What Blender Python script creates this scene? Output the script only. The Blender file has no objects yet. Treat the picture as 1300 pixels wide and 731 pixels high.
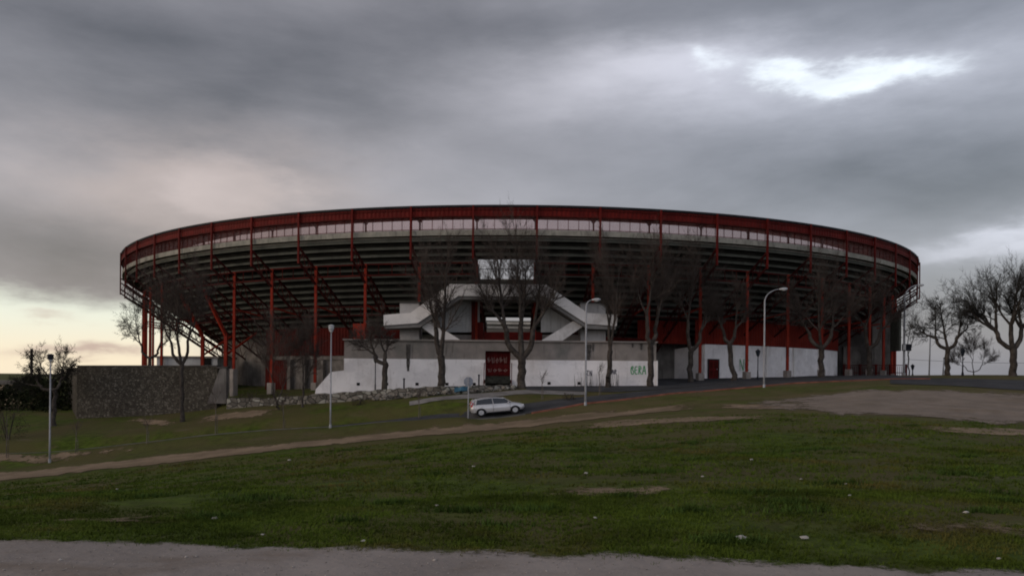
import bpy, math, random
import numpy as np
from mathutils import Vector, Matrix, noise as mnoise

R = math.radians
random.seed(7)
rng = np.random.default_rng(11)
scene = bpy.context.scene
col = scene.collection

# ------------------------------------------------------------------ camera
F = 998.0                 # focal length in pixels of the 1300 px wide photograph
CX, CY = 650.0, 478.0     # where the level line of sight meets the picture
ROLL = 0.0087
cam = bpy.data.cameras.new('camera')
cam.sensor_width = 36.0
cam.lens = 36.0 * F / 1300.0
cam.shift_y = (CY - 365.5) / 1300.0
cam.clip_start = 0.1
cam.clip_end = 9000.0
camo = bpy.data.objects.new('camera', cam)
col.objects.link(camo)
camo.location = (0, 0, 0)
camo.rotation_euler = (Matrix.Rotation(R(90), 4, 'X') @ Matrix.Rotation(ROLL, 4, 'Z')).to_euler()
scene.camera = camo

# ------------------------------------------------------------------ sky and light
SUN_AZ, SUN_EL = R(-112), R(16)      # azimuth from the line of sight, positive to the right
w = bpy.data.worlds.new('World')
scene.world = w
w.use_nodes = True
nt = w.node_tree
for n in list(nt.nodes):
    nt.nodes.remove(n)


class NX:
    """tiny expression builder for shader nodes"""
    def __init__(s, tree): s.t = tree
    def new(s, kind, **kw):
        n = s.t.nodes.new(kind)
        for k, v in kw.items(): setattr(n, k, v)
        return n
    def put(s, sock, v):
        if isinstance(v, bpy.types.NodeSocket): s.t.links.new(v, sock)
        elif v is not None: sock.default_value = v
    def m(s, op, a, b=None, c=None, clamp=False):
        n = s.new('ShaderNodeMath', operation=op, use_clamp=clamp)
        s.put(n.inputs[0], a)
        if b is not None: s.put(n.inputs[1], b)
        if c is not None: s.put(n.inputs[2], c)
        return n.outputs[0]
    def add(s, a, b): return s.m('ADD', a, b)
    def sub(s, a, b): return s.m('SUBTRACT', a, b)
    def mul(s, a, b): return s.m('MULTIPLY', a, b)
    def mix(s, f, a, b, mode='MIX'):
        n = s.new('ShaderNodeMix', data_type='RGBA', blend_type=mode)
        s.put(n.inputs['Factor'], f); s.put(n.inputs['A'], a if not isinstance(a, tuple) else (*a[:3], 1)); s.put(n.inputs['B'], b if not isinstance(b, tuple) else (*b[:3], 1))
        for sck in n.inputs:
            pass
        s.t.links  # keep
        n2 = n
        # RGBA sockets are the ones at index 6, 7 and result 2
        for idx, v in ((6, a), (7, b)):
            if isinstance(v, tuple): n2.inputs[idx].default_value = (*v[:3], 1)
            else: s.t.links.new(v, n2.inputs[idx])
        return n2.outputs[2]
    def noise(s, vec, scale, detail=4, rough=.55, dist=0.0, dims='3D'):
        n = s.new('ShaderNodeTexNoise', noise_dimensions=dims)
        if vec is not None: s.put(n.inputs['Vector'], vec)
        s.put(n.inputs['Scale'], scale); s.put(n.inputs['Detail'], detail)
        s.put(n.inputs['Roughness'], rough); s.put(n.inputs['Distortion'], dist)
        return n
    def rng(s, v, a, b, c=0.0, d=1.0, kind='SMOOTHSTEP'):
        n = s.new('ShaderNodeMapRange', interpolation_type=kind)
        s.put(n.inputs[0], v); s.put(n.inputs[1], a); s.put(n.inputs[2], b); s.put(n.inputs[3], c); s.put(n.inputs[4], d)
        return n.outputs[0]
    def scale(s, vec, v3):
        n = s.new('ShaderNodeMapping')
        s.put(n.inputs['Vector'], vec); n.inputs['Scale'].default_value = v3
        return n.outputs[0]


# the mix helper above touches named sockets that exist in several data types: keep it simple
def _mix(s, f, a, b, mode='MIX'):
    n = s.new('ShaderNodeMix', data_type='RGBA', blend_type=mode)
    s.put(n.inputs[0], f)
    for idx, v in ((6, a), (7, b)):
        if isinstance(v, tuple): n.inputs[idx].default_value = (*v[:3], 1)
        else: s.t.links.new(v, n.inputs[idx])
    return n.outputs[2]
NX.mix = _mix

x = NX(nt)
tc = x.new('ShaderNodeTexCoord').outputs['Generated']
nrm = x.new('ShaderNodeVectorMath', operation='NORMALIZE'); x.put(nrm.inputs[0], tc)
sep = x.new('ShaderNodeSeparateXYZ'); x.put(sep.inputs[0], nrm.outputs[0])
sx, sy, sz = sep.outputs
wn = x.noise(x.scale(nrm.outputs[0], (1, 1, 2.6)), 2.6, 5, .55)
wn2 = x.noise(x.scale(nrm.outputs[0], (1.0, 1.0, 3.2)), 7.0, 6, .6)
wsep = x.new('ShaderNodeSeparateColor'); x.put(wsep.inputs[0], wn.outputs['Color'])
wsep2 = x.new('ShaderNodeSeparateColor'); x.put(wsep2.inputs[0], wn2.outputs['Color'])
az0 = x.m('ARCTAN2', sx, sy)
el0 = x.m('ARCSINE', sz)
az = x.add(az0, x.add(x.mul(x.sub(wsep.outputs[0], .5), .16), x.mul(x.sub(wsep2.outputs[0], .5), .16)))
el = x.add(el0, x.add(x.mul(x.sub(wsep.outputs[1], .5), .07), x.mul(x.sub(wsep2.outputs[1], .5), .06)))


def sky_dir(px, py):
    a = math.atan((px - CX) / F)
    return a, math.atan((CY - py) / F * math.cos(a))


def blob(px, py, spx, spy, tilt=0.0, power=1.0):
    """soft patch of cloud or of clear sky, at an azimuth and an elevation"""
    a0, e0 = sky_dir(px, py)
    da = x.sub(az, a0)
    de = x.sub(el, e0)
    if tilt: de = x.sub(de, x.mul(da, tilt))
    u = x.mul(da, F / spx); v = x.mul(de, F / spy)
    r2 = x.add(x.mul(u, u), x.mul(v, v))
    if power != 1.0: r2 = x.m('POWER', r2, power)
    return x.m('EXPONENT', x.mul(r2, -1.0))


# clear air behind the clouds (seen in the breaks)
skyt = x.new('ShaderNodeTexSky', sky_type='NISHITA')
skyt.sun_disc = False
skyt.sun_elevation = SUN_EL
skyt.sun_rotation = SUN_AZ
skyt.air_density = 1.3
skyt.dust_density = 2.5
clear = x.mix(1.0, skyt.outputs[0], (.24, .225, .235), 'MULTIPLY')

# cloud deck: brightness
fb = x.noise(x.scale(nrm.outputs[0], (1, 1, 3.4)), 3.4, 8, .58, .3)
fbf = x.sub(fb.outputs['Fac'], .5)
fb2 = x.noise(x.scale(nrm.outputs[0], (1, 1, 2.4)), 8.5, 6, .5, .15)
lum = x.add(.272, x.add(x.mul(fbf, .20), x.mul(x.sub(fb2.outputs['Fac'], .5), .11)))
for amp, args in [
    (-.10, (150, 60, 420, 70)), (-.06, (330, 120, 240, 60)), (-.11, (1130, 225, 330, 60, -.06)), (-.07, (900, 20, 600, 36)),
    (-.06, (60, 320, 200, 50)), (.08, (640, 250, 330, 50)), (.10, (300, 238, 82, 34, -.12, 2.2)), (.08, (150, 245, 210, 46, 0, 1.4)),
    (.17, (760, 105, 230, 42, .12)), (.20, (880, 84, 130, 26)), (.24, (1080, 98, 230, 34)), (.05, (980, 165, 220, 40)), (.10, (1260, 300, 120, 26, .2)),
    (.28, (1270, 300, 80, 12, .22)), (-.03, (1220, 440, 200, 60)), (.05, (150, 215, 130, 30)),
]:
    lum = x.add(lum, x.mul(blob(*args), amp))
lowb = x.mul(x.rng(sy, .25, -.35, 0, 1), x.rng(sz, .50, .10, 0, 1))  # low bright band added behind the camera to light walls and columns
lum = x.add(lum, x.mul(lowb, .55))
behind = x.rng(sy, .1, -.6, 0, 1)                     # extra sky brightness added behind the camera to light the walls
lum = x.add(lum, x.mul(behind, .14))
lum = x.m('MAXIMUM', lum, .07)
warm = x.m('ADD', blob(260, 240, 180, 60), x.mul(blob(120, 320, 260, 90), .55), clamp=True)
cool = x.rng(az0, -.2, .45, 0, 1)
tint = x.mix(cool, (1.01, .97, 1.05), (.945, .965, 1.10))
tint = x.mix(x.mul(warm, .85), tint, (1.17, .97, .90))
lc = x.new('ShaderNodeCombineColor')
for i in range(3): x.put(lc.inputs[i], lum)
cloud = x.mix(1.0, lc.outputs[0], tint, 'MULTIPLY')
# the low bright band at the left horizon, the hole at upper right
band_l = x.mul(x.mul(x.rng(el, sky_dir(60, 378)[1] + .012, sky_dir(60, 378)[1] - .020, 0, 1),
               x.rng(az0, sky_dir(330, 400)[0] + .06, sky_dir(200, 400)[0], 0, 1)), x.rng(az0, -1.5, -1.0, 0, 1))
streak = x.m('ADD', x.mul(blob(100, 447, 60, 7), .55), x.add(x.mul(blob(75, 402, 26, 4), .4), x.mul(blob(170, 444, 40, 6), .55)), clamp=True)
bandc = x.mix(x.rng(el0, sky_dir(60, 470)[1], sky_dir(60, 385)[1], 0, 1), (1.0, .86, .64), (.84, .88, .76))
bandc = x.mix(streak, bandc, (.48, .34, .31))
cloud = x.mix(band_l, cloud, bandc)
hf = x.noise(x.scale(nrm.outputs[0], (1, 1, 2.6)), 17, 7, .62, .4)
hole = x.m('ADD', x.mul(blob(1112, 92, 78, 16, .03, 1.2), 1.15), x.add(x.mul(blob(1005, 88, 46, 15, -.2), 1.0), x.mul(blob(906, 78, 20, 13), .7)), clamp=True)
hole = x.rng(x.add(hole, x.mul(x.mul(x.sub(hf.outputs['Fac'], .5), 1.25), x.m('MULTIPLY', hole, 2.2, clamp=True))), .02, 1.2, 0, 1)
holec = x.mix(.80, clear, (1.10, 1.15, 1.20))
skycol = x.mix(hole, cloud, holec)
# dark ground below the horizon is real terrain; keep the lower half of the sky dim
low = x.rng(sz, -.02, -.25, 0, 1)
skycol = x.mix(low, skycol, (.05, .05, .045))
thin = x.mix(.10, skycol, clear)
bg = x.new('ShaderNodeBackground'); x.put(bg.inputs[0], thin); bg.inputs[1].default_value = 1.06
wo = x.new('ShaderNodeOutputWorld'); nt.links.new(bg.outputs[0], wo.inputs[0])

sl = bpy.data.lights.new('sun', 'SUN')
sl.energy = 0.7
sl.angle = R(25)
sl.color = (1.0, .86, .72)
so = bpy.data.objects.new('sun', sl); col.objects.link(so)
sd = Vector((math.sin(SUN_AZ) * math.cos(SUN_EL), math.cos(SUN_AZ) * math.cos(SUN_EL), math.sin(SUN_EL)))
so.rotation_euler = sd.to_track_quat('Z', 'Y').to_euler()

vs = scene.view_settings
vs.view_transform = 'Standard'; vs.look = 'None'; vs.gamma = 1.0; vs.exposure = 0.0; vs.use_curve_mapping = False
scene.cycles.max_bounces = 6
scene.cycles.pixel_filter_type = 'BLACKMAN_HARRIS'
scene.cycles.filter_width = 1.9
scene.cycles.diffuse_bounces = 3


# ------------------------------------------------------------------ helpers
def uv(px, py):
    dx, dy = px - CX, CY - py
    return (dx - dy * ROLL) / F, (dy + dx * ROLL) / F


def P(px, py, d):
    """the place at distance d along the view that is seen at a spot of the photograph (used to survey the site)"""
    u, v = uv(px, py)
    return Vector((u * d, d, v * d))


def tag(o, label=None, cat=None, group=None, kind=None):
    if label: o['label'] = label
    if cat: o['category'] = cat
    if group: o['group'] = group
    if kind: o['kind'] = kind
    return o


def empty(name, loc=(0, 0, 0), rz=0.0):
    o = bpy.data.objects.new(name, None); col.objects.link(o)
    o.location = loc; o.rotation_euler = (0, 0, rz); o.empty_display_size = .5
    return o


class MB:
    def __init__(s): s.v = []; s.f = []; s.mi = []
    def poly(s, pts, mi=0):
        b = len(s.v); s.v.extend([tuple(p) for p in pts]); s.f.append(tuple(range(b, b + len(pts)))); s.mi.append(mi)
    def mesh(s, V, Fc, mi=0):
        b = len(s.v); s.v.extend([tuple(p) for p in V]); s.f.extend([tuple(i + b for i in q) for q in Fc]); s.mi.extend([mi] * len(Fc))
    def box(s, c, size, rz=0.0, mi=0, M=None):
        hx, hy, hz = [q / 2 for q in size]
        V = [Vector((i * hx, j * hy, k * hz)) for i in (-1, 1) for j in (-1, 1) for k in (-1, 1)]
        if M is None: M = Matrix.Rotation(rz, 3, 'Z')
        V = [M @ q + Vector(c) for q in V]
        s.mesh(V, [(0, 1, 3, 2), (4, 6, 7, 5), (0, 4, 5, 1), (2, 3, 7, 6), (0, 2, 6, 4), (1, 5, 7, 3)], mi)
    def beam(s, a, b, wd, ht, mi=0, up=(0, 0, 1)):
        a, b = Vector(a), Vector(b); d = (b - a); L = d.length
        if L < 1e-6: return
        d.normalize(); upv = Vector(up)
        sd_ = d.cross(upv)
        if sd_.length < 1e-3: sd_ = d.cross(Vector((0, 1, 0)))
        sd_.normalize(); u2 = sd_.cross(d)
        V = [p + sd_ * i * wd / 2 + u2 * k * ht / 2 for p in (a, b) for i, k in ((-1, -1), (1, -1), (1, 1), (-1, 1))]
        s.mesh(V, [(0, 3, 2, 1), (4, 5, 6, 7), (0, 1, 5, 4), (1, 2, 6, 5), (2, 3, 7, 6), (3, 0, 4, 7)], mi)
    def tube(s, pts, rad, n=10, mi=0, cap=True):
        pts = [Vector(p) for p in pts]
        if not hasattr(rad, '__len__'): rad = [rad] * len(pts)
        b = len(s.v); up = None
        for i, p in enumerate(pts):
            t = (pts[min(i + 1, len(pts) - 1)] - pts[max(i - 1, 0)]).normalized()
            if up is None:
                up = Vector((0, 1, 0)) if abs(t.y) < .9 else Vector((1, 0, 0))
            sd_ = t.cross(up).normalized(); up = sd_.cross(t).normalized()
            for k in range(n):
                a = 2 * math.pi * k / n
                s.v.append(tuple(p + (sd_ * math.cos(a) + up * math.sin(a)) * rad[i]))
        for i in range(len(pts) - 1):
            for k in range(n):
                s.f.append((b + i * n + k, b + i * n + (k + 1) % n, b + (i + 1) * n + (k + 1) % n, b + (i + 1) * n + k)); s.mi.append(mi)
        if cap:
            s.f.append(tuple(b + k for k in range(n))[::-1]); s.mi.append(mi)
            s.f.append(tuple(b + (len(pts) - 1) * n + k for k in range(n))); s.mi.append(mi)
    def prism(s, pts, y0, y1, mi=0):
        """polygon in X-Z extruded along Y"""
        n = len(pts)
        V = [(p[0], y0, p[1]) for p in pts] + [(p[0], y1, p[1]) for p in pts]
        s.mesh(V, [tuple(range(n)), tuple(range(2 * n - 1, n - 1, -1))] + [(i, i + n, (i + 1) % n + n, (i + 1) % n) for i in range(n)], mi)
    def arc(s, prof, t0, t1, n, mi=0, closed=True, caps=True):
        """profile (r, z) swept round the vertical axis from angle t0 to t1 (0 faces the field)"""
        m = len(prof); b = len(s.v)
        for i in range(n + 1):
            t = t0 + (t1 - t0) * i / n
            for (r, z) in prof: s.v.append((r * math.sin(t), -r * math.cos(t), z))
        for i in range(n):
            for k in range(m if closed else m - 1):
                k2 = (k + 1) % m
                s.f.append((b + i * m + k, b + i * m + k2, b + (i + 1) * m + k2, b + (i + 1) * m + k)); s.mi.append(mi)
        if caps and closed:
            s.f.append(tuple(b + k for k in range(m))[::-1]); s.mi.append(mi)
            s.f.append(tuple(b + n * m + k for k in range(m))); s.mi.append(mi)
    def build(s, name, mats, parent=None, smooth=False, loc=None):
        me = bpy.data.meshes.new(name); me.from_pydata(s.v, [], s.f)
        if not isinstance(mats, (list, tuple)): mats = [mats]
        for m_ in mats: me.materials.append(m_)
        if len(mats) > 1: me.polygons.foreach_set('material_index', s.mi)
        if smooth: me.polygons.foreach_set('use_smooth', [True] * len(s.f))
        me.update()
        o = bpy.data.objects.new(name, me); col.objects.link(o)
        if parent: o.parent = parent
        if loc: o.location = loc
        return o


def recalc(o):
    import bmesh
    bm = bmesh.new(); bm.from_mesh(o.data); bmesh.ops.recalc_face_normals(bm, faces=bm.faces); bm.to_mesh(o.data); bm.free()
    return o


def bevel(o, wdt=.02, seg=2):
    m_ = o.modifiers.new('bevel', 'BEVEL'); m_.width = wdt; m_.segments = seg; m_.limit_method = 'ANGLE'
    return o


# ------------------------------------------------------------------ materials
def mat(name, color, rough=.8, metal=0.0, var=.25, vscale=1.0, var_color=None, bump=0.0, bscale=8.0, spec=.06, extra=None):
    m_ = bpy.data.materials.new(name); m_.use_nodes = True
    t = m_.node_tree; q = NX(t); b = t.nodes['Principled BSDF']
    b.inputs['Roughness'].default_value = rough; b.inputs['Metallic'].default_value = metal
    b.inputs['Specular IOR Level'].default_value = spec
    pos = q.new('ShaderNodeNewGeometry').outputs['Position']
    n1 = q.noise(pos, vscale, 6, .6)
    dark = tuple(c * (1 - var) for c in color); lite = tuple(min(1, c * (1 + var)) for c in color)
    c = q.mix(q.rng(n1.outputs['Fac'], .32, .68), dark, lite)
    if var_color is not None:
        n2 = q.noise(pos, vscale * .37, 5, .65)
        c = q.mix(q.rng(n2.outputs['Fac'], .5, .68), c, var_color)
    if extra: c = extra(q, pos, c, b)
    q.put(b.inputs['Base Color'], c)
    if bump:
        n3 = q.noise(pos, bscale, 5, .6)
        bp = q.new('ShaderNodeBump'); bp.inputs['Strength'].default_value = bump; bp.inputs['Distance'].default_value = .05
        q.put(bp.inputs['Height'], n3.outputs['Fac']); q.put(b.inputs['Normal'], bp.outputs[0])
    return m_


def streaks(amount, dark, sc=(3.0, 3.0, .22), lo=.5, hi=.72):
    def fn(q, pos, c, b):
        n = q.noise(q.scale(pos, sc), 1.6, 6, .65)
        return q.mix(q.mul(q.rng(n.outputs['Fac'], lo, hi), amount), c, dark)
    return fn


def grass_extra(q, pos, c, b):
    n1 = q.noise(q.scale(pos, (1, 1, 1)), .16, 6, .6, .4)
    c = q.mix(q.rng(n1.outputs['Fac'], .40, .62), c, (.085, .076, .028))
    n2 = q.noise(pos, .6, 6, .7, .3)
    c = q.mix(q.mul(q.rng(n2.outputs['Fac'], .56, .72), .7), c, (.11, .082, .050))
    n3 = q.noise(q.scale(pos, (.35, 1.0, 1)), .35, 7, .62, .2)
    c = q.mix(q.mul(q.rng(n3.outputs['Fac'], .60, .70), .75), c, (.13, .10, .072))
    n5 = q.noise(q.scale(pos, (.5, 1, 1)), .075, 4, .55, .3)
    c = q.mix(q.mul(q.rng(n5.outputs['Fac'], .46, .60), .55), c, (.088, .072, .034))
    sp_ = q.new('ShaderNodeSeparateXYZ'); q.put(sp_.inputs[0], pos)
    dry = q.mul(q.rng(sp_.outputs[1], 30, 52), q.rng(sp_.outputs[0], -14, 4))
    n6 = q.noise(q.scale(pos, (.4, 1, 1)), .5, 6, .65)
    c = q.mix(q.mul(dry, q.rng(n6.outputs['Fac'], .36, .62, .15, .85)), c, (.125, .098, .050))
    n4 = q.noise(pos, 22, 4, .7)
    c = q.mix(q.rng(n4.outputs['Fac'], .35, .7), c, q.mix(1.0, c, (.55, .6, .5), 'MULTIPLY'))
    return c


def patchy(q, pos, c, b):
    c = streaks(.5, (.34, .32, .30), (1.9, 1.9, .3), .54, .78)(q, pos, c, b)
    n = q.noise(q.scale(pos, (.5, .5, 1.0)), .9, 3, .5)
    c = q.mix(q.mul(q.rng(n.outputs['Fac'], .53, .56), .22), c, (.50, .49, .50))
    n = q.noise(q.scale(pos, (1, 1, .8)), 3.2, 7, .7)
    return q.mix(q.mul(q.rng(n.outputs['Fac'], .60, .68), .45), c, (.40, .38, .35))


def dirt_extra(q, pos, c, b):
    n = q.noise(pos, 14, 6, .75)
    c = q.mix(q.mul(q.rng(n.outputs['Fac'], .52, .72), .5), c, (.30, .27, .24))
    n = q.noise(pos, .5, 6, .6, .5)
    c = q.mix(q.mul(q.rng(n.outputs['Fac'], .5, .68), .6), c, (.15, .115, .085))
    v = q.new('ShaderNodeTexVoronoi'); q.put(v.inputs['Vector'], pos); v.inputs['Scale'].default_value = 9
    c = q.mix(q.mul(q.rng(v.outputs['Distance'], .16, .08), .4), c, (.35, .33, .30))
    return c


def stone_extra(scale, mortar, c1, c2, c3):
    def fn(q, pos, c, b):
        v = q.new('ShaderNodeTexVoronoi', feature='DISTANCE_TO_EDGE'); wv = q.noise(pos, 1.3, 3)
        pp = q.new('ShaderNodeVectorMath', operation='ADD'); q.put(pp.inputs[0], q.scale(pos, (1, 1, 1.35))); q.put(pp.inputs[1], q.scale(wv.outputs['Color'], (.5, .5, .5)))
        q.put(v.inputs['Vector'], pp.outputs[0]); v.inputs['Scale'].default_value = scale
        v2 = q.new('ShaderNodeTexVoronoi'); q.put(v2.inputs['Vector'], pp.outputs[0]); v2.inputs['Scale'].default_value = scale
        sc_ = q.new('ShaderNodeSeparateColor'); q.put(sc_.inputs[0], v2.outputs['Color'])
        cc = q.mix(q.rng(sc_.outputs[0], .2, .8, kind='LINEAR'), c1, c2)
        cc = q.mix(q.rng(sc_.outputs[1], .7, .85), cc, c3)
        cc = q.mix(.5, cc, q.mix(1.0, cc, c, 'MULTIPLY'))
        big = q.noise(pos, .35, 5, .6)
        cc = q.mix(q.mul(q.rng(big.outputs['Fac'], .5, .7), .55), cc, q.mix(1.0, cc, (.45, .45, .42), 'MULTIPLY'))
        e = q.rng(v.outputs['Distance'], .0, .09)
        bp = q.new('ShaderNodeBump'); bp.inputs['Strength'].default_value = .8; bp.inputs['Distance'].default_value = .08
        q.put(bp.inputs['Height'], e); q.put(b.inputs['Normal'], bp.outputs[0])
        return q.mix(e, mortar, cc)
    return fn


M = {}
M['red'] = mat('red_paint', (.100, .009, .007), .55, 0, .2, .8, (.085, .009, .007), extra=streaks(.6, (.045, .009, .007)))
M['red_clad'] = mat('red_cladding_sheet', (.15, .017, .010), .6, 0, .2, .8, (.14, .014, .010), extra=streaks(.6, (.06, .012, .010)))
M['red_dull'] = mat('dull_red_paint', (.065, .008, .006), .65, 0, .3, .7, (.045, .009, .008), extra=streaks(.5, (.02, .008, .008)))
M['red_col'] = mat('red_oxide_paint', (.215, .025, .013), .5, 0, .22, .9, (.22, .026, .016), extra=streaks(.45, (.10, .02, .014)))
M['red_roof'] = mat('red_roof_sheet', (.16, .018, .015), .6, 0, .2, 1.2, extra=streaks(.5, (.05, .012, .01)))
M['dark_cap'] = mat('dark_metal_cap', (.02, .02, .022), .5)
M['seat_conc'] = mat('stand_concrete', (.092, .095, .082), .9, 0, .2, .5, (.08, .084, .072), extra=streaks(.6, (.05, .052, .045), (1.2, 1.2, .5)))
M['truss'] = mat('dark_red_steel', (.045, .010, .009), .7, 0, .3, .9)  # much darker red than the columns
M['gap_shade'] = mat('painted_recess_shade', (.022, .021, .018), .95, 0, .3, .7)  # shade of the recesses and soffits painted in as a darker colour
M['parapet'] = mat('parapet_concrete', (.25, .24, .205), .9, 0, .2, .9, (.2, .2, .17), extra=streaks(.7, (.09, .09, .075), (2.5, 2.5, .6)))
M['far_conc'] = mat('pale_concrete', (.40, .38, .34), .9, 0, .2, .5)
M['white'] = mat('white_limewash', (.80, .78, .78), .9, 0, .06, .6, (.64, .61, .60), .15, 6, extra=patchy)
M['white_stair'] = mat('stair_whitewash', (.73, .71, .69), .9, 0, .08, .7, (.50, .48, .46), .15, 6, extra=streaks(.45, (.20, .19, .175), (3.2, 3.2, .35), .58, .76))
M['grey_conc'] = mat('grey_concrete', (.25, .225, .205), .9, 0, .16, .7, (.17, .165, .15), .2, 6, extra=streaks(.75, (.055, .05, .045), (2.2, 2.2, .2), .56, .72))
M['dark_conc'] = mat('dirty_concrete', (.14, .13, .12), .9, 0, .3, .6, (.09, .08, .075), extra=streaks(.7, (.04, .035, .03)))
M['tower_wall'] = mat('tower_plaster', (.46, .45, .44), .9, 0, .1, .7, (.36, .35, .34), extra=streaks(.5, (.16, .155, .145), (2.6, 2.6, .35), .55, .75))
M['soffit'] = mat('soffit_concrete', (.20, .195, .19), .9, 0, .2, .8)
M['back_wall'] = mat('grey_plaster', (.42, .43, .43), .9, 0, .12, .6, extra=streaks(.5, (.16, .16, .155)))
M['door_red'] = mat('door_red', (.105, .009, .009), .55, 0, .15, 2.0, extra=streaks(.5, (.06, .008, .008)))
M['dark'] = mat('dark_void', (.015, .014, .014), .9)
M['black_iron'] = mat('black_iron', (.02, .022, .03), .5, .3)
M['galv'] = mat('galvanised_steel', (.27, .28, .30), .5, .25, .12, 3.0, extra=streaks(.3, (.28, .28, .28)))
M['lamp_glass'] = mat('frosted_lamp_glass', (.36, .37, .38), .25, 0, .05, 4)
M['lamp_head'] = mat('lamp_housing', (.42, .43, .44), .45, .1, .08, 3)
M['sign_back'] = mat('sign_back_metal', (.22, .24, .28), .5, .4, .12, 4)
M['asphalt'] = mat('asphalt', (.052, .053, .056), .9, 0, .22, .7, (.07, .07, .072), .4, 30)
M['pave'] = mat('worn_concrete_paving', (.20, .19, .18), .92, 0, .2, 1.0, (.13, .12, .11), .3, 12)
M['kerb_red'] = mat('red_brick_kerb', (.22, .085, .058), .85, 0, .3, 1.2, (.17, .09, .07))
M['kerb_grey'] = mat('grey_kerb', (.11, .105, .095), .85, 0, .2, 1.2)
M['grass'] = mat('grass', (.056, .082, .009), .95, 0, .4, 1.6, (.072, .092, .014), .9, 9, .1, extra=grass_extra)
M['dirt'] = mat('dirt', (.25, .22, .20), .95, 0, .15, .7, None, .5, 9, .1, extra=dirt_extra)
M['path'] = mat('worn_earth', (.145, .105, .070), .95, 0, .22, .5, (.10, .075, .045), .4, 9, .1)
M['blade'] = mat('grass_blades', (.055, .082, .010), .9, 0, .4, .5, (.095, .080, .022), spec=.1)
M['weed'] = mat('weed_leaves', (.045, .076, .015), .9, 0, .4, 2)
M['stone'] = mat('rubble_stone', (.9, .9, .9), .95, 0, .3, 2.0, extra=stone_extra(4.9, (.045, .041, .035), (.058, .052, .043), (.088, .080, .066), (.135, .125, .106)))
M['rubble'] = mat('loose_rubble', (.9, .9, .9), .95, 0, .35, 2.5, extra=stone_extra(1.9, (.035, .033, .028), (.11, .10, .085), (.22, .20, .17), (.30, .29, .25)))
M['coping'] = mat('wall_coping', (.07, .065, .06), .9, 0, .3, 1.5)
M['bark'] = mat('dark_bark', (.048, .041, .036), .95, 0, .4, 3.0, (.075, .066, .056), .6, 12)
M['bark_pale'] = mat('pale_bark', (.115, .10, .085), .95, 0, .35, 3.0, (.07, .06, .05), .6, 12)
M['twig'] = mat('twigs', (.070, .057, .050), .95, 0, .3, .6)
M['twig_dark'] = mat('dark_twigs', (.030, .028, .024), .95, 0, .3, .6)
M['hedge'] = mat('hedge_leaves', (.014, .018, .008), .9, 0, .5, 1.0, (.028, .022, .012))
M['silver'] = mat('silver_car_paint', (.47, .47, .48), .28, .45, .03, 1, spec=.5)
M['glass'] = mat('tinted_glass', (.015, .02, .028), .06, 0, .0, 1, spec=.6)
M['tyre'] = mat('tyre_rubber', (.018, .018, .02), .8)
M['rim'] = mat('wheel_rim', (.45, .45, .46), .35, .7, .05)
M['tail'] = mat('red_light_lens', (.45, .02, .03), .2, 0, .05)
M['head'] = mat('clear_light_lens', (.6, .62, .65), .1, 0, .05)
M['trim'] = mat('black_trim', (.02, .02, .022), .6)
M['green_paint'] = mat('green_spray_paint', (.08, .33, .13), .7, 0, .3, 8)
M['pale_paint'] = mat('pale_spray_paint', (.30, .19, .17), .8, 0, .3, 8)
M['dark_paint'] = mat('dark_spray_paint', (.10, .10, .12), .8, 0, .3, 8)
M['litter'] = mat('white_litter', (.36, .345, .32), .8, 0, .15, 6)
M['corrug'] = mat('grey_green_sheet', (.12, .125, .105), .7, .1, .15, 1.0, extra=streaks(.6, (.05, .05, .045)))
M['beige'] = mat('beige_render', (.30, .24, .17), .9, 0, .15, .6)
M['blue'] = mat('blue_tarp', (.05, .12, .17), .7)
def ragged(m_, scale=1.4):
    t = m_.node_tree; q = NX(t); b = t.nodes['Principled BSDF']; pos = q.new('ShaderNodeNewGeometry').outputs['Position']
    a = q.new('ShaderNodeAttribute'); a.attribute_name = 'edge'
    n = q.noise(pos, scale, 8, .68); n2 = q.noise(pos, 9, 4, .7)
    v = q.add(q.mul(a.outputs['Fac'], 1.0), q.add(q.mul(q.sub(n.outputs['Fac'], .5), 3.2), q.mul(q.sub(n2.outputs['Fac'], .5), 1.2)))
    q.put(b.inputs['Alpha'], q.rng(v, .25, .95))
M['path_r'] = mat('worn_earth_track', (.190, .142, .095), .95, 0, .22, .5, (.13, .10, .062), .4, 9, .1)
M['dirt_r'] = mat('gravelly_dirt', (.25, .22, .20), .95, 0, .15, .7, None, .5, 9, .1, extra=dirt_extra)
ragged(M['path_r']); ragged(M['dirt_r'], 1.0)
M['pebble'] = mat('pebble', (.27, .25, .23), .9, 0, .5, 18)
M['step_dark'] = mat('dark_step', (.035, .036, .03), .95, 0, .4, 2)  # dark tone for the steps below the gate
M['stain'] = mat('damp_stain', (.075, .07, .065), .95, 0, .4, 3)
M['bush'] = mat('dry_bush', (.05, .042, .028), .95, 0, .4, 1.5)

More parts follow.
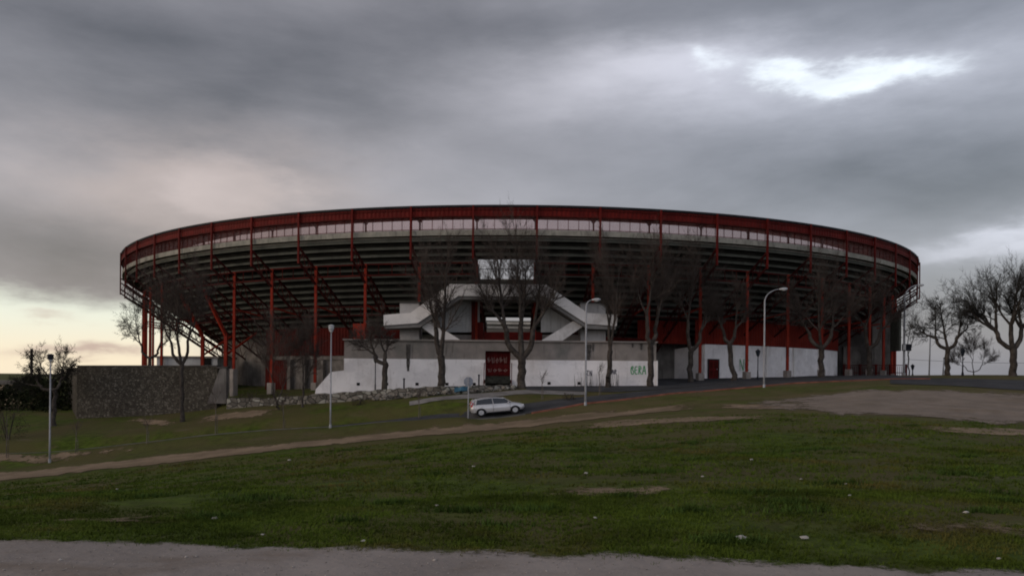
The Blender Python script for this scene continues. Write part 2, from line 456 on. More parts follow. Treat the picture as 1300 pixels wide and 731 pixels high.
# ------------------------------------------------------------------ terrain
SURVEY = [  # px, py, distance
    (0, 683, 10.6), (650, 700, 10.0), (1300, 722, 9.2), (1300, 700, 10.4),
    (0, 650, 14.2), (325, 655, 14), (650, 640, 14.6), (1000, 645, 13.6), (1300, 650, 13.4),
    (650, 600, 20.7), (1000, 600, 20), (1300, 600, 20), (0, 633, 28), (325, 610, 26),
    (650, 572, 31), (1000, 563, 30), (1300, 565, 30), (0, 624, 38), (325, 593, 38), (0, 617, 44), (325, 583, 44),
    (650, 558, 40), (1000, 540, 38), (1300, 543, 40), (650, 550, 47), (500, 562, 47), (800, 530, 49),
    (0, 606, 50), (-200, 622, 50), (325, 572, 51), (500, 553, 53), (650, 541, 54), (780, 525, 57),
    (64, 588, 56), (-100, 590, 56), (187, 573, 56), (270, 561, 57), (420, 549, 58), (530, 537, 59),
    (632, 528, 60), (743, 513, 60.5), (700, 507.5, 64), (640, 512, 63.5), (560, 516, 62.5),
    (0, 549, 70), (-150, 555, 72), (60, 538, 72), (98, 533, 74), (185, 528, 73), (270, 523, 71),
    (300, 520, 69.6), (400, 513, 68.6), (500, 505, 67.6), (560, 505, 65), (600, 501.5, 66.5), (665, 497, 68), (740, 500, 68),
    (850, 500, 63), (1000, 487, 67), (1000, 505, 58), (880, 515, 56), (850, 508, 60), (1000, 518, 50), (1140, 480.5, 72),
    (1100, 488, 64), (1200, 483, 68), (1300, 497, 58), (1300, 483, 68), (1280, 476, 73), (1400, 478, 73), (1200, 477, 75),
    (1300, 520, 48), (1100, 510, 52), (1500, 500, 60), (1500, 560, 35),
    (400, 500, 73), (300, 503, 72.5), (340, 501, 82), (500, 495, 73), (650, 490.5, 73), (740, 487, 76), (830, 483, 78), (860, 481.5, 86), (1000, 479, 92),
    (1068, 478, 104), (1150, 477, 95), (740, 492, 71.5), (850, 489, 74),
]
ctl = []
for px_, py_, d_ in SURVEY:
    p_ = P(px_, py_, d_); ctl.append((p_.x, p_.y, p_.z))
for X_ in (-30, -12, 0, 12, 30):
    ctl.append((X_, 0, -2.2)); ctl.append((X_, 5, -2.2)); ctl.append((X_, -20, -2.3))
for X_, Y_, Z_ in [(0, 110, -.5), (0, 133, -.6), (0, 180, -.6), (-45, 120, -.5), (45, 130, .2), (-60, 75, -4.6), (-70, 100, -5.2), (-80, 50, -7.2), (-60, 20, -5.0), (70, 20, -2.4),
                   (75, 100, -1.6), (58, 100, -.8), (95, 75, -.5), (70, 130, -3), (0, -60, -2.6), (-60, -60, -3), (60, -60, -2.6), (-75, 160, -6), (80, 200, -6), (0, 240, -5)]:
    ctl.append((X_, Y_, Z_))
ctl = np.array(ctl)


def _rbf(c):
    n = len(c)
    D_ = np.sqrt(((c[:, None, :2] - c[None, :, :2]) ** 2).sum(-1))
    A = np.zeros((n + 3, n + 3)); A[:n, :n] = D_ + np.eye(n) * -0.15
    A[:n, n] = 1; A[:n, n + 1:n + 3] = c[:, :2]; A[n:, :n] = A[:n, n:].T
    b = np.zeros(n + 3); b[:n] = c[:, 2]
    return np.linalg.solve(A, b)
RW = _rbf(ctl)


def heights(X, Y):
    X = np.asarray(X, float).ravel(); Y = np.asarray(Y, float).ravel()
    out = np.empty(len(X)); n = len(ctl)
    for s in range(0, len(X), 20000):
        xx, yy = X[s:s + 20000], Y[s:s + 20000]
        D_ = np.sqrt((xx[:, None] - ctl[None, :, 0]) ** 2 + (yy[:, None] - ctl[None, :, 1]) ** 2)
        out[s:s + 20000] = D_ @ RW[:n] + RW[n] + RW[n + 1] * xx + RW[n + 2] * yy
    r = np.sqrt(X ** 2 + (Y - 60) ** 2)
    k = np.clip((r - 120) / 160, 0, 1); k = k * k * (3 - 2 * k)
    out = out * (1 - k) - 6.0 * k
    amp = np.clip((70 - Y) / 30, 0, 1) * np.clip((Y - 9) / 8, 0, 1)
    out += amp * (.05 * np.sin(X * .55 + 1.3 * np.sin(Y * .31)) * np.sin(Y * .47 + .8 * np.sin(X * .22)) + .035 * np.sin(X * 1.1 + 2) * np.sin(Y * .9 + X * .3))
    px = X / np.maximum(Y, 1) * 998 + 650
    side = np.clip((608 - px) / 20, 0, 1)
    sm = lambda a, b, v: (lambda t: t * t * (3 - 2 * t))(np.clip((v - a) / (b - a), 0, 1))
    out += side * (.36 * sm(55.5, 57.6, Y) * (1 - sm(58.2, 59.6, Y)) - .62 * sm(58.2, 59.6, Y) * (1 - sm(62.2, 64.4, Y)))
    return out


def h(X, Y): return float(heights([X], [Y])[0])
def G(px, d, dz=0.0):
    X = (px - CX) / F * d
    return Vector((X, d, h(X, d) + dz))


def fast_mesh(name, V, Q, mats, parent=None, smooth=False):
    me = bpy.data.meshes.new(name)
    V = np.asarray(V, np.float32); Q = np.asarray(Q, np.int32); k = Q.shape[1]
    me.vertices.add(len(V)); me.vertices.foreach_set('co', V.ravel())
    me.loops.add(Q.size); me.loops.foreach_set('vertex_index', Q.ravel())
    me.polygons.add(len(Q)); me.polygons.foreach_set('loop_start', np.arange(0, Q.size, k, dtype=np.int32))
    me.polygons.foreach_set('loop_total', np.full(len(Q), k, np.int32))
    if smooth: me.polygons.foreach_set('use_smooth', np.ones(len(Q), bool))
    me.update(calc_edges=True); me.validate()
    for m_ in (mats if isinstance(mats, (list, tuple)) else [mats]): me.materials.append(m_)
    o = bpy.data.objects.new(name, me); col.objects.link(o)
    if parent: o.parent = parent
    return o


def gridmesh(name, xs, ys, m_):
    X, Y = np.meshgrid(xs, ys); Z = heights(X, Y)
    V = np.stack([X.ravel(), Y.ravel(), Z], 1)
    nx, ny = len(xs), len(ys)
    i = np.arange(nx - 1)[None, :] + np.arange(ny - 1)[:, None] * nx; i = i.ravel()
    return fast_mesh(name, V, np.stack([i, i + 1, i + 1 + nx, i + nx], 1), m_, smooth=True)


def spread(lim0, lim1, step, far):
    a = list(np.arange(lim0, lim1 + 1e-6, step)); s = step; v = lim1; hi = []
    while v < far: s *= 1.35; v += s; hi.append(v)
    s = step; v = lim0; lo = []
    while v > -far: s *= 1.35; v -= s; lo.append(v)
    return np.array(lo[::-1] + a + hi)


ground = gridmesh('ground', spread(-75, 75, .6, 4000), spread(2, 96, .6, 4000), M['grass'])
tag(ground, 'grassy field sloping up to the stadium with bare earth patches', kind='structure')


def vnoise(x_, y_, s): return mnoise.noise(Vector((x_ * s, y_ * s, 3.7)))


def ribbon(name, front, back, m_, step=.5, off=.03, jit=.0, label=None, edge_drop=.0, feather=None):
    """sheet laid on the terrain between two edge lines given as (px, distance)"""
    def samp(line, n):
        pts = np.array([((a - CX) / F * d, d) for a, d in line]); seg = np.sqrt((np.diff(pts, axis=0) ** 2).sum(1)); L = np.concatenate([[0], np.cumsum(seg)])
        t = np.linspace(0, L[-1], n)
        P_ = np.stack([np.interp(t, L, pts[:, 0]), np.interp(t, L, pts[:, 1])], 1)
        for _ in range(6): P_[1:-1] = (P_[:-2] + 2 * P_[1:-1] + P_[2:]) / 4
        return P_, L[-1]
    _, L1 = samp(front, 2); n = max(4, int(L1 / step))
    A, _ = samp(front, n); B, _ = samp(back, n)
    m = max(2, int(np.sqrt(((A - B) ** 2).sum(1)).max() / step) + 1)
    if jit:
        for E, sgn in ((A, -1), (B, 1)):
            for i in range(n):
                d = (B[i] - A[i]); d = d / max(np.linalg.norm(d), 1e-6)
                E[i] += sgn * d * jit * (vnoise(E[i][0], E[i][1], .45) * 1.2 + vnoise(E[i][0] + 40, E[i][1], 1.6) * .7 + vnoise(E[i][0], E[i][1] + 17, 4.0) * .35)
    t = np.linspace(0, 1, m + 1)
    V = A[:, None, :] * (1 - t)[None, :, None] + B[:, None, :] * t[None, :, None]
    Z = heights(V[..., 0], V[..., 1]).reshape(n, m + 1) + off
    if edge_drop: Z[:, 0] -= edge_drop; Z[:, -1] -= edge_drop
    VV = np.concatenate([V, Z[..., None]], -1).reshape(-1, 3)
    i = (np.arange(m)[None, :] + np.arange(n - 1)[:, None] * (m + 1)).ravel()
    o = fast_mesh(name, VV, np.stack([i, i + m + 1, i + m + 2, i + 1], 1), m_, smooth=True)
    if feather:
        wd_ = np.linalg.norm(A - B, axis=1)[:, None]; e = np.minimum(t[None, :], 1 - t[None, :]) * wd_ / feather
        run = np.arange(n) * L1 / (n - 1); e = np.minimum(e, (np.minimum(run, L1 - run) / feather / 2.5)[:, None])
        at = o.data.attributes.new('edge', 'FLOAT', 'POINT'); at.data.foreach_set('value', e.astype(np.float32).ravel())
    tag(o, label, kind='structure')
    return o, A, B


ribbon('gravel_track', [(-2500, 3.0), (-900, 3.0), (650, 3.0), (2200, 3.0), (3600, 3.0)][1:4], [(-900, 11.2), (0, 10.75), (325, 10.35), (650, 10.05), (1000, 9.5), (1300, 9.1), (2200, 8.4)], M['dirt_r'], .2, .03, .3, 'pale gravel track in the foreground', 0, .45)
ribbon('dirt_path', [(-320, 47.0), (0, 47.3), (200, 47.8), (325, 48.6), (500, 50), (650, 51.0), (760, 52.4), (900, 53.5)],
       [(-320, 53), (0, 52.8), (200, 53.2), (325, 53.8), (500, 55.6), (650, 57.2), (760, 58.0), (900, 57.6)], M['path_r'], .35, .035, .7, 'trodden earth path crossing the field', 0, 1.0)
ribbon('earth_shoulder', [(-250, 55.6), (20, 55.8), (175, 56.2)], [(-250, 58.6), (20, 58.2), (175, 57.2)], M['path_r'], .35, .03, .6, 'bare earth strip by the lamp', 0, 1.0)
M['patch_r'] = mat('brown_gravelly_earth', (.20, .165, .135), .95, 0, .18, .5, (.14, .115, .085), .5, 9, .06, extra=dirt_extra); ragged(M['patch_r'], .7)
ribbon('gravel_patch', [(930, 51.5), (1000, 48.5), (1100, 43.8), (1200, 41.6), (1300, 40.6), (1700, 38)], [(930, 54), (985, 58.5), (1120, 61.5), (1300, 57.6), (1700, 55)], M['patch_r'], .35, .035, .9, 'bare gravel patch at the right of the field', 0, 2.6)
for fr, bk in (([(720, 44), (840, 43), (990, 42)], [(720, 48), (840, 47.6), (990, 45.5)]), ([(900, 53.5), (960, 50), (1060, 47)], [(900, 56), (960, 54.5), (1060, 49.5)]),
               ([(640, 15.5), (760, 15.2), (900, 15.6)], [(640, 17.0), (760, 17.4), (900, 16.9)]), ([(1120, 11.6), (1220, 11.2), (1400, 11.0)], [(1120, 12.6), (1220, 12.7), (1400, 12.4)]),
               ([(60, 12.6), (150, 12.4), (240, 12.5)], [(60, 13.8), (150, 14.0), (240, 13.7)]), ([(1160, 36), (1240, 35), (1400, 34)], [(1160, 39), (1240, 39.5), (1400, 38)]),
               ([(150, 72.1), (180, 68), (215, 66)], [(175, 72.1), (215, 69.5), (232, 67.5)]), ([(245, 66), (300, 65.5), (360, 65.5)], [(245, 69), (300, 69.3), (360, 68)])):
    ribbon('earth_patch', fr, bk, M['path_r'], .25, .03, .3, None, 0, .9)
RF = [(-300, 58.8), (300, 58.6), (520, 58.7), (600, 58.9), (680, 59.4), (743, 60.9), (850, 63.2), (1000, 67), (1080, 69), (1140, 71), (1180, 70)]
RB = [(-300, 62.5), (300, 62.4), (520, 62.4), (600, 62.6), (680, 63.2), (743, 65.2), (850, 68), (1000, 74), (1080, 77), (1140, 77), (1180, 73.5)]
_, KA, KB = ribbon('road', RF, RB, M['asphalt'], .5, .03, 0, 'asphalt road running up past the stadium')
ribbon('forecourt', [(668, 69.6), (743, 69.3), (790, 67.2), (850, 68.2), (1000, 74.3), (1080, 77.2), (1140, 77.2)],
       [(668, 74), (743, 76), (790, 80), (850, 90), (1000, 104), (1080, 112), (1140, 108)], M['asphalt'], .6, .034, 0, 'asphalt forecourt along the stadium wall')
ribbon('side_road', [(1130, 64.2), (1200, 63), (1300, 58.8), (1700, 54)], [(1130, 72.5), (1200, 70.5), (1300, 68), (1700, 66)], M['asphalt'], .5, .038, .12, 'asphalt side road at the right')
ribbon('pavement', [(520, 63.9), (560, 64.2), (620, 65.5), (665, 66.9), (745, 66.7)], [(520, 65.2), (560, 65.8), (620, 67.6), (665, 69.4), (745, 68.9)], M['pave'], .4, .04, .12, 'pale concrete pavement above the car')


def kerb_run(name, line, m_, wd, ht, label, sel=None):
    mb = MB(); pts = line if sel is None else line[sel]
    L = []
    for i in range(len(pts)):
        a = pts[max(i - 1, 0)]; b = pts[min(i + 1, len(pts) - 1)]; d = b - a; d = d / np.linalg.norm(d); nn = np.array([-d[1], d[0]])
        p = pts[i]; L.append((p, nn))
    for (p0, n0), (p1, n1) in zip(L[:-1], L[1:]):
        V = []
        for p, nn in ((p0, n0), (p1, n1)):
            for s_ in (-.5, .5):
                q = p + nn * s_ * wd; z = h(q[0], q[1])
                V += [(q[0], q[1], z - .25), (q[0], q[1], z + ht)]
        mb.mesh(V, [(0, 1, 5, 4), (1, 3, 7, 5), (3, 2, 6, 7), (0, 2, 3, 1), (4, 5, 7, 6)])
    o = mb.build(name, m_); tag(o, label, kind='structure'); return o


n_ = len(KA); cut = int(n_ * np.argmax(KA[:, 0] > 1.5) / n_)
kerb_run('kerb', KA[cut:] + np.array([0, -.16]), M['kerb_red'], .19, .10, 'reddish brick kerb edging the road')
kerb_run('kerb', KA[:cut] + np.array([0, -.16]), M['kerb_grey'], .10, .07, 'grey kerb edging the lower road')


# ------------------------------------------------------------------ grass blades and litter
def inside_quad(px, d, lo, hi): return (d > lo) & (d < hi)


def grass_tufts():
    # candidate points by distance: density falls with distance
    pts = []
    def band(n, d0, d1, hmin, hmax, wmul):
        d = np.sqrt(rng.uniform(d0 ** 2, d1 ** 2, n)); a = rng.uniform(-.74, .74, n)
        X = a * d; Y = d
        nz = np.array([mnoise.noise(Vector((x_ * .35, y_ * .35, 0))) + .6 * mnoise.noise(Vector((x_ * 1.3, y_ * 1.3, 5))) for x_, y_ in zip(X, Y)])
        keep = nz > rng.uniform(-.75, .45, n)
        X, Y, nz = X[keep], Y[keep], nz[keep]
        pts.append((X, Y, rng.uniform(hmin, hmax, len(X)) * (1 + .6 * np.clip(nz, 0, 1)), np.full(len(X), wmul)))
    band(62000, 8.8, 16, .02, .06, 1.0)
    band(30000, 16, 30, .03, .08, 1.6)
    band(16000, 30, 47, .04, .10, 2.4)
    X = np.concatenate([p[0] for p in pts]); Y = np.concatenate([p[1] for p in pts]); H = np.concatenate([p[2] for p in pts]); W = np.concatenate([p[3] for p in pts])
    # keep off the gravel track and the gravel patch
    px = X / Y * F + CX
    edge = np.interp(px, [-900, 0, 325, 650, 1000, 1300, 2200], [11.2, 10.75, 10.35, 10.05, 9.5, 9.1, 8.4])
    k = (Y > edge - .25 + rng.normal(0, .16, len(Y)))
    gp = (px > 900) & (Y > np.interp(px, [930, 1000, 1100, 1200, 1300], [51.5, 48.5, 43.8, 41.6, 40.6]) + .5)
    k &= ~gp
    X, Y, H, W = X[k], Y[k], H[k], W[k]
    # stray tufts on the track, like the ones at lower left
    nb = 5200
    cx_ = rng.choice([-5.6, -4.9, -4.2, -3.4, -3.0, 5.4, 2.4], nb); X2 = cx_ + rng.normal(0, .22, nb); Y2 = np.where(cx_ < 0, 9.15, 9.5) + rng.normal(0, .10, nb)
    X2 = X2 + rng.normal(0, .25, nb)
    X = np.concatenate([X, X2]); Y = np.concatenate([Y, Y2]); H = np.concatenate([H, rng.uniform(.012, .03, nb)]); W = np.concatenate([W, np.full(nb, .8)])
    spots_ = [(820, 578, 29), (838, 576, 29.5), (905, 566, 32), (945, 583, 26), (960, 581, 26.4), (975, 584, 25.6), (1000, 580, 26.6), (1020, 577, 27), (1052, 576, 27), (890, 588, 24), (875, 571, 31), (1230, 583, 25), (1000, 640, 14), (270, 657, 13.7), (680, 652, 13.8), (1010, 658, 13.2), (550, 571, 36), (620, 570, 36), (1170, 612, 18.5)]
    spots_ = [((a_ - CX) / F * d_, d_) for a_, _, d_ in spots_] + [(rng.uniform(-.7, .7) * d_, d_) for d_ in rng.uniform(10.5, 44, 45)]
    wx, wy, wh = [], [], []
    for sx_, sy_ in spots_:
        k_ = int(rng.integers(25, 90)); sc_ = rng.uniform(.1, .32) * (1 + sy_ / 60)
        wx.append(sx_ + rng.normal(0, sc_, k_)); wy.append(sy_ + rng.normal(0, sc_ * .6, k_)); wh.append(rng.uniform(.06, .15, k_))
    X = np.concatenate([X] + wx); Y = np.concatenate([Y] + wy); nw = sum(len(a_) for a_ in wx); H = np.concatenate([H] + wh); W = np.concatenate([W, np.full(nw, 1.5)])
    Z = heights(X, Y)
    n = len(X); B = 5
    ang = rng.uniform(0, 2 * math.pi, (n, B)); lean = rng.uniform(.2, 1.1, (n, B)); wdt = rng.uniform(.006, .013, (n, B)) * W[:, None]
    rad = rng.uniform(0, .05, (n, B)) * W[:, None]; a2 = rng.uniform(0, 2 * math.pi, (n, B))
    bx = X[:, None] + np.cos(a2) * rad; by = Y[:, None] + np.sin(a2) * rad; bz = Z[:, None] - .015 + np.zeros((n, B))
    Hh = H[:, None] * rng.uniform(.6, 1.2, (n, B))
    tx = bx + np.cos(ang) * lean * Hh; ty = by + np.sin(ang) * lean * Hh; tz = bz + .015 + Hh
    dx = -np.sin(ang) * wdt; dy = np.cos(ang) * wdt
    V = np.stack([np.stack([bx - dx, by - dy, bz], -1), np.stack([bx + dx, by + dy, bz], -1), np.stack([tx, ty, tz], -1)], 2).reshape(-1, 3)
    Q = np.arange(len(V)).reshape(-1, 3)
    o = fast_mesh('grass', V, Q, [M['blade'], M['weed']])
    mi_ = np.zeros(len(Q), np.int32); mi_[-nw * B:] = 1; o.data.polygons.foreach_set('material_index', mi_)
    tag(o, 'short uneven grass tufts over the field', 'grass', kind='stuff')
grass_tufts()

litter_at = [(1023, 697, 10.9), (943, 702, 10.8), (463, 701, 10.6), (335, 688, 11.2), (556, 643, 14.6), (757, 672, 12.6), (893, 610, 19), (1018, 617, 18.2), (1228, 653, 13.3), (602, 590, 24), (274, 662, 13.4), (368, 578, 40), (1080, 640, 15), (150, 628, 27), (1270, 719, 9.7), (745, 604, 20), (955, 590, 23), (1075, 618, 17)]
wheres = ['above the gravel track at the right, largest of them', 'by the gravel track, just left of the largest scrap', 'at the gravel edge, left of the field centre']
for i, (a, b_, d) in enumerate(litter_at):
    mb = MB(); s_ = random.uniform(.014, .028) * (1.7 if i in (0, 1) else 1.0) * (1 + (d - 10) * .03)
    seed = random.random() * 50; n1, n2 = 7, 5
    V = []
    for j in range(n2 + 1):
        ph = math.pi * j / n2
        for k in range(n1):
            th = 2 * math.pi * k / n1; v = Vector((math.sin(ph) * math.cos(th), math.sin(ph) * math.sin(th), math.cos(ph)))
            r_ = 1 + .6 * mnoise.noise(v * 1.7 + Vector((seed, 0, 0)))
            V.append((v.x * s_ * 1.8 * r_, v.y * s_ * 1.2 * r_, v.z * s_ * .75 * r_ + s_ * .6))
    Fc = [(j * n1 + k, j * n1 + (k + 1) % n1, (j + 1) * n1 + (k + 1) % n1, (j + 1) * n1 + k) for j in range(n2) for k in range(n1)]
    mb.mesh(V, Fc)
    g = G(a, d); o = mb.build('litter_scrap', M['litter'], loc=(g.x, g.y, g.z + .02))
    tag(o, ('white litter scrap ' + wheres[i]) if i < 3 else 'tiny pale scrap of litter lying in the grass of the field', 'litter', 'scraps of litter on the grass')

def pebbles():
    n = 1500; Yp = rng.uniform(8.3, 10.6, n); Xp = rng.uniform(-.78, .78, n) * Yp
    kk = Yp < np.interp(Xp / Yp * F + CX, [-900, 0, 325, 650, 1000, 1300, 2200], [11.2, 10.75, 10.35, 10.05, 9.5, 9.1, 8.4]) - .45
    Xp, Yp = Xp[kk], Yp[kk]; n = len(Xp)
    Z = heights(Xp, Yp) + .035; sz_ = rng.uniform(.004, .012, n) * (1 + 1.6 * (rng.random(n) > .97))
    oct_ = np.array([(1, 0, 0), (0, 1, 0), (-1, 0, 0), (0, -1, 0), (0, 0, .7), (0, 0, -.5)], float)
    V = oct_[None] * (sz_[:, None, None] * rng.uniform(.6, 1.5, (n, 1, 3))) + rng.normal(0, .15, (n, 6, 3)) * sz_[:, None, None]
    V += np.stack([Xp, Yp, Z], 1)[:, None]
    Fi = np.array([(0, 1, 4), (1, 2, 4), (2, 3, 4), (3, 0, 4), (1, 0, 5), (2, 1, 5), (3, 2, 5), (0, 3, 5)])
    o = fast_mesh('pebbles', V.reshape(-1, 3), (Fi[None] + np.arange(n)[:, None, None] * 6).reshape(-1, 3), M['pebble'])
    tag(o, 'small loose pebbles scattered over the gravel track', 'pebbles', kind='stuff')
pebbles()

# ------------------------------------------------------------------ stadium
SC = Vector((.93, 133.0, 0.0))
stad = empty('stadium', SC)
tag(stad, 'large round bullring with overhanging concrete stand, red steel fascia and white outer stairs', 'stadium')
BAY = R(5.625); T0 = R(1.2)
th = lambda i: T0 + BAY * i
def cyl(r, t, z): return Vector((r * math.sin(t), -r * math.cos(t), z))
NS, DR, DZ = 17, .83, .56
NB = 64


def seating():
    mb = MB(); sub = 4
    for b in range(NB):
        t0, t1 = th(b), th(b + 1)
        mid = -1 if b == NB - 1 else None      # bay of the stairs lies between frames -1 and 0
        for k in range(NS):
            if b == NB - 1 and (k in (3, 4, 5) or k in (12, 13)):
                continue
            r = 59.5 - DR * k; z = 12.98 - DZ * k
            # under side: rib face, lip, recess, tread soffit
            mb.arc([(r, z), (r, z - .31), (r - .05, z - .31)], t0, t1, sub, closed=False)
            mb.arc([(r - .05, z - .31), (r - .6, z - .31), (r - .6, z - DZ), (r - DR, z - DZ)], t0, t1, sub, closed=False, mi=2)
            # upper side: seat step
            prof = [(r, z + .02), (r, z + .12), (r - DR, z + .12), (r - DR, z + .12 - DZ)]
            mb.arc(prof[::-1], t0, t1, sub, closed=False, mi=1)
        # lower tier down to the ring
        r, z = 59.5 - DR * NS, 12.98 - DZ * NS
        mb.arc([(r, z + .12), (32, -.4), (32, -1.2)][::-1], t0, t1, sub, closed=False, mi=1)
    # cheeks of the two openings
    for t in (th(-1), th(0)):
        for k in (3, 4, 5, 12, 13):
            r = 59.5 - DR * k; z = 12.98 - DZ * k
            a, b_ = cyl(r, t, z + .12), cyl(r - DR, t, z + .12)
            c, d = cyl(r - DR, t, z - DZ), cyl(r, t, z - .30)
            mb.poly([a, b_, c, d])
    for k in (3, 12):
        r = 59.5 - DR * k; z = 12.98 - DZ * k; mb.arc([(r, z), (r, z + .12)], th(-1), th(0), 4, closed=False)
    return mb.build('seating', [M['seat_conc'], M['far_conc'], M['gap_shade']], stad)
seating()
mb = MB(); mb.arc([(60.05, 13.13), (60.05, 13.63), (59.75, 13.63), (59.75, 13.13)], 0, 2 * math.pi, 256, caps=False)
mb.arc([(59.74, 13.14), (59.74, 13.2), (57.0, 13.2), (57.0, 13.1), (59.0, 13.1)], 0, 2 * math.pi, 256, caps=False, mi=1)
mb.build('parapet', [M['parapet'], M['gap_shade']], stad)
# gallery back step
mb = MB(); mb.arc([(57.0, 13.0), (57.0, 13.1), (56.2, 13.1), (56.2, 12.6)], th(0), th(0) + 2 * math.pi - BAY, 252, closed=False)
mb.build('gallery_floor', M['far_conc'], stad)


def corr_ring(mb, r, z0, z1, t0, t1, pitch, amp, mi=0):
    n = int(r * (t1 - t0) / pitch) * 4
    b = len(mb.v)
    for i in range(n + 1):
        t = t0 + (t1 - t0) * i / n; rr = r + (amp if (i % 4) in (0, 1) else -amp)
        for z in (z0, z1): mb.v.append(tuple(cyl(rr, t, z)))
    for i in range(n): mb.f.append((b + 2 * i, b + 2 * i + 2, b + 2 * i + 3, b + 2 * i + 1)); mb.mi.append(mi)


mb = MB(); corr_ring(mb, 60.12, 14.86, 15.82, 0, 2 * math.pi, .42, .016)
mb.build('fascia', M['red'], stad)
mb = MB()
mb.arc([(60.26, 15.70), (60.26, 15.90), (59.9, 15.90), (59.9, 15.70)], 0, 2 * math.pi, 256, caps=False)
mb.build('roof_edge', M['dark_cap'], stad)
mb = MB()
mb.arc([(60.20, 15.45), (60.20, 15.55), (60.02, 15.55), (60.02, 15.45)], 0, 2 * math.pi, 256, caps=False)
mb.arc([(60.18, 14.80), (60.18, 14.92), (59.98, 14.92), (59.98, 14.80)], 0, 2 * math.pi, 256, caps=False)
mb.build('fascia_rail', M['red_dull'], stad)
mb = MB()
mb.arc([(59.9, 15.74), (59.9, 15.84), (54.3, 15.96), (54.3, 15.72), (54.5, 15.72)], 0, 2 * math.pi, 256, caps=False)
mb.arc([(58.6, 15.5), (58.6, 15.74), (58.45, 15.74), (58.45, 15.5)], 0, 2 * math.pi, 192, caps=False)
mb.arc([(57.45, 15.34), (57.45, 15.74), (57.3, 15.74), (57.3, 15.34)], 0, 2 * math.pi, 192, caps=False)
mb.build('roof', M['red_roof'], stad)
# gallery fence: rails, mullions, thin pickets
mb = MB()
for z in (13.68, 14.62): mb.arc([(59.98, z), (59.98, z + .05), (59.93, z + .05), (59.93, z)], 0, 2 * math.pi, 256, caps=False)
vis = lambda i: -15 <= i <= 14
for b in range(-17, 17):
    for j in range(6):
        t = th(b) + BAY * j / 6
        mb.box(cyl(59.95, t, 14.22), (.055, .055, 1.28), t)
        for q_ in range(1, 8):
            tt = t + BAY / 6 * q_ / 8; mb.box(cyl(59.95, tt, 14.22), (.016, .016, 1.28), tt)
mb.build('gallery_fence', M['red_dull'], stad)
ms = bpy.data.materials.new('pink_mesh_screen'); ms.use_nodes = True; q = NX(ms.node_tree); ms.node_tree.nodes.remove(ms.node_tree.nodes['Principled BSDF'])
tr_ = q.new('ShaderNodeBsdfTransparent'); tl_ = q.new('ShaderNodeBsdfTranslucent'); tl_.inputs[0].default_value = (.86, .60, .59, 1); df_ = q.new('ShaderNodeBsdfDiffuse'); df_.inputs[0].default_value = (.66, .46, .46, 1)
m1 = q.new('ShaderNodeMixShader'); m1.inputs[0].default_value = .4; m2 = q.new('ShaderNodeMixShader'); m2.inputs[0].default_value = .30; tr_.inputs[0].default_value = (1.0, .83, .82, 1)
ms.node_tree.links.new(tl_.outputs[0], m1.inputs[1]); ms.node_tree.links.new(df_.outputs[0], m1.inputs[2]); ms.node_tree.links.new(tr_.outputs[0], m2.inputs[1]); ms.node_tree.links.new(m1.outputs[0], m2.inputs[2])
ms.node_tree.links.new(m2.outputs[0], ms.node_tree.nodes['Material Output'].inputs[0])
mb = MB(); mb.arc([(59.88, 13.64), (59.88, 14.78)], R(-98), R(98), 180, closed=False); mb.build('wind_screen', ms, stad)
COL_SKIP = {-8: 1, -7: 1}
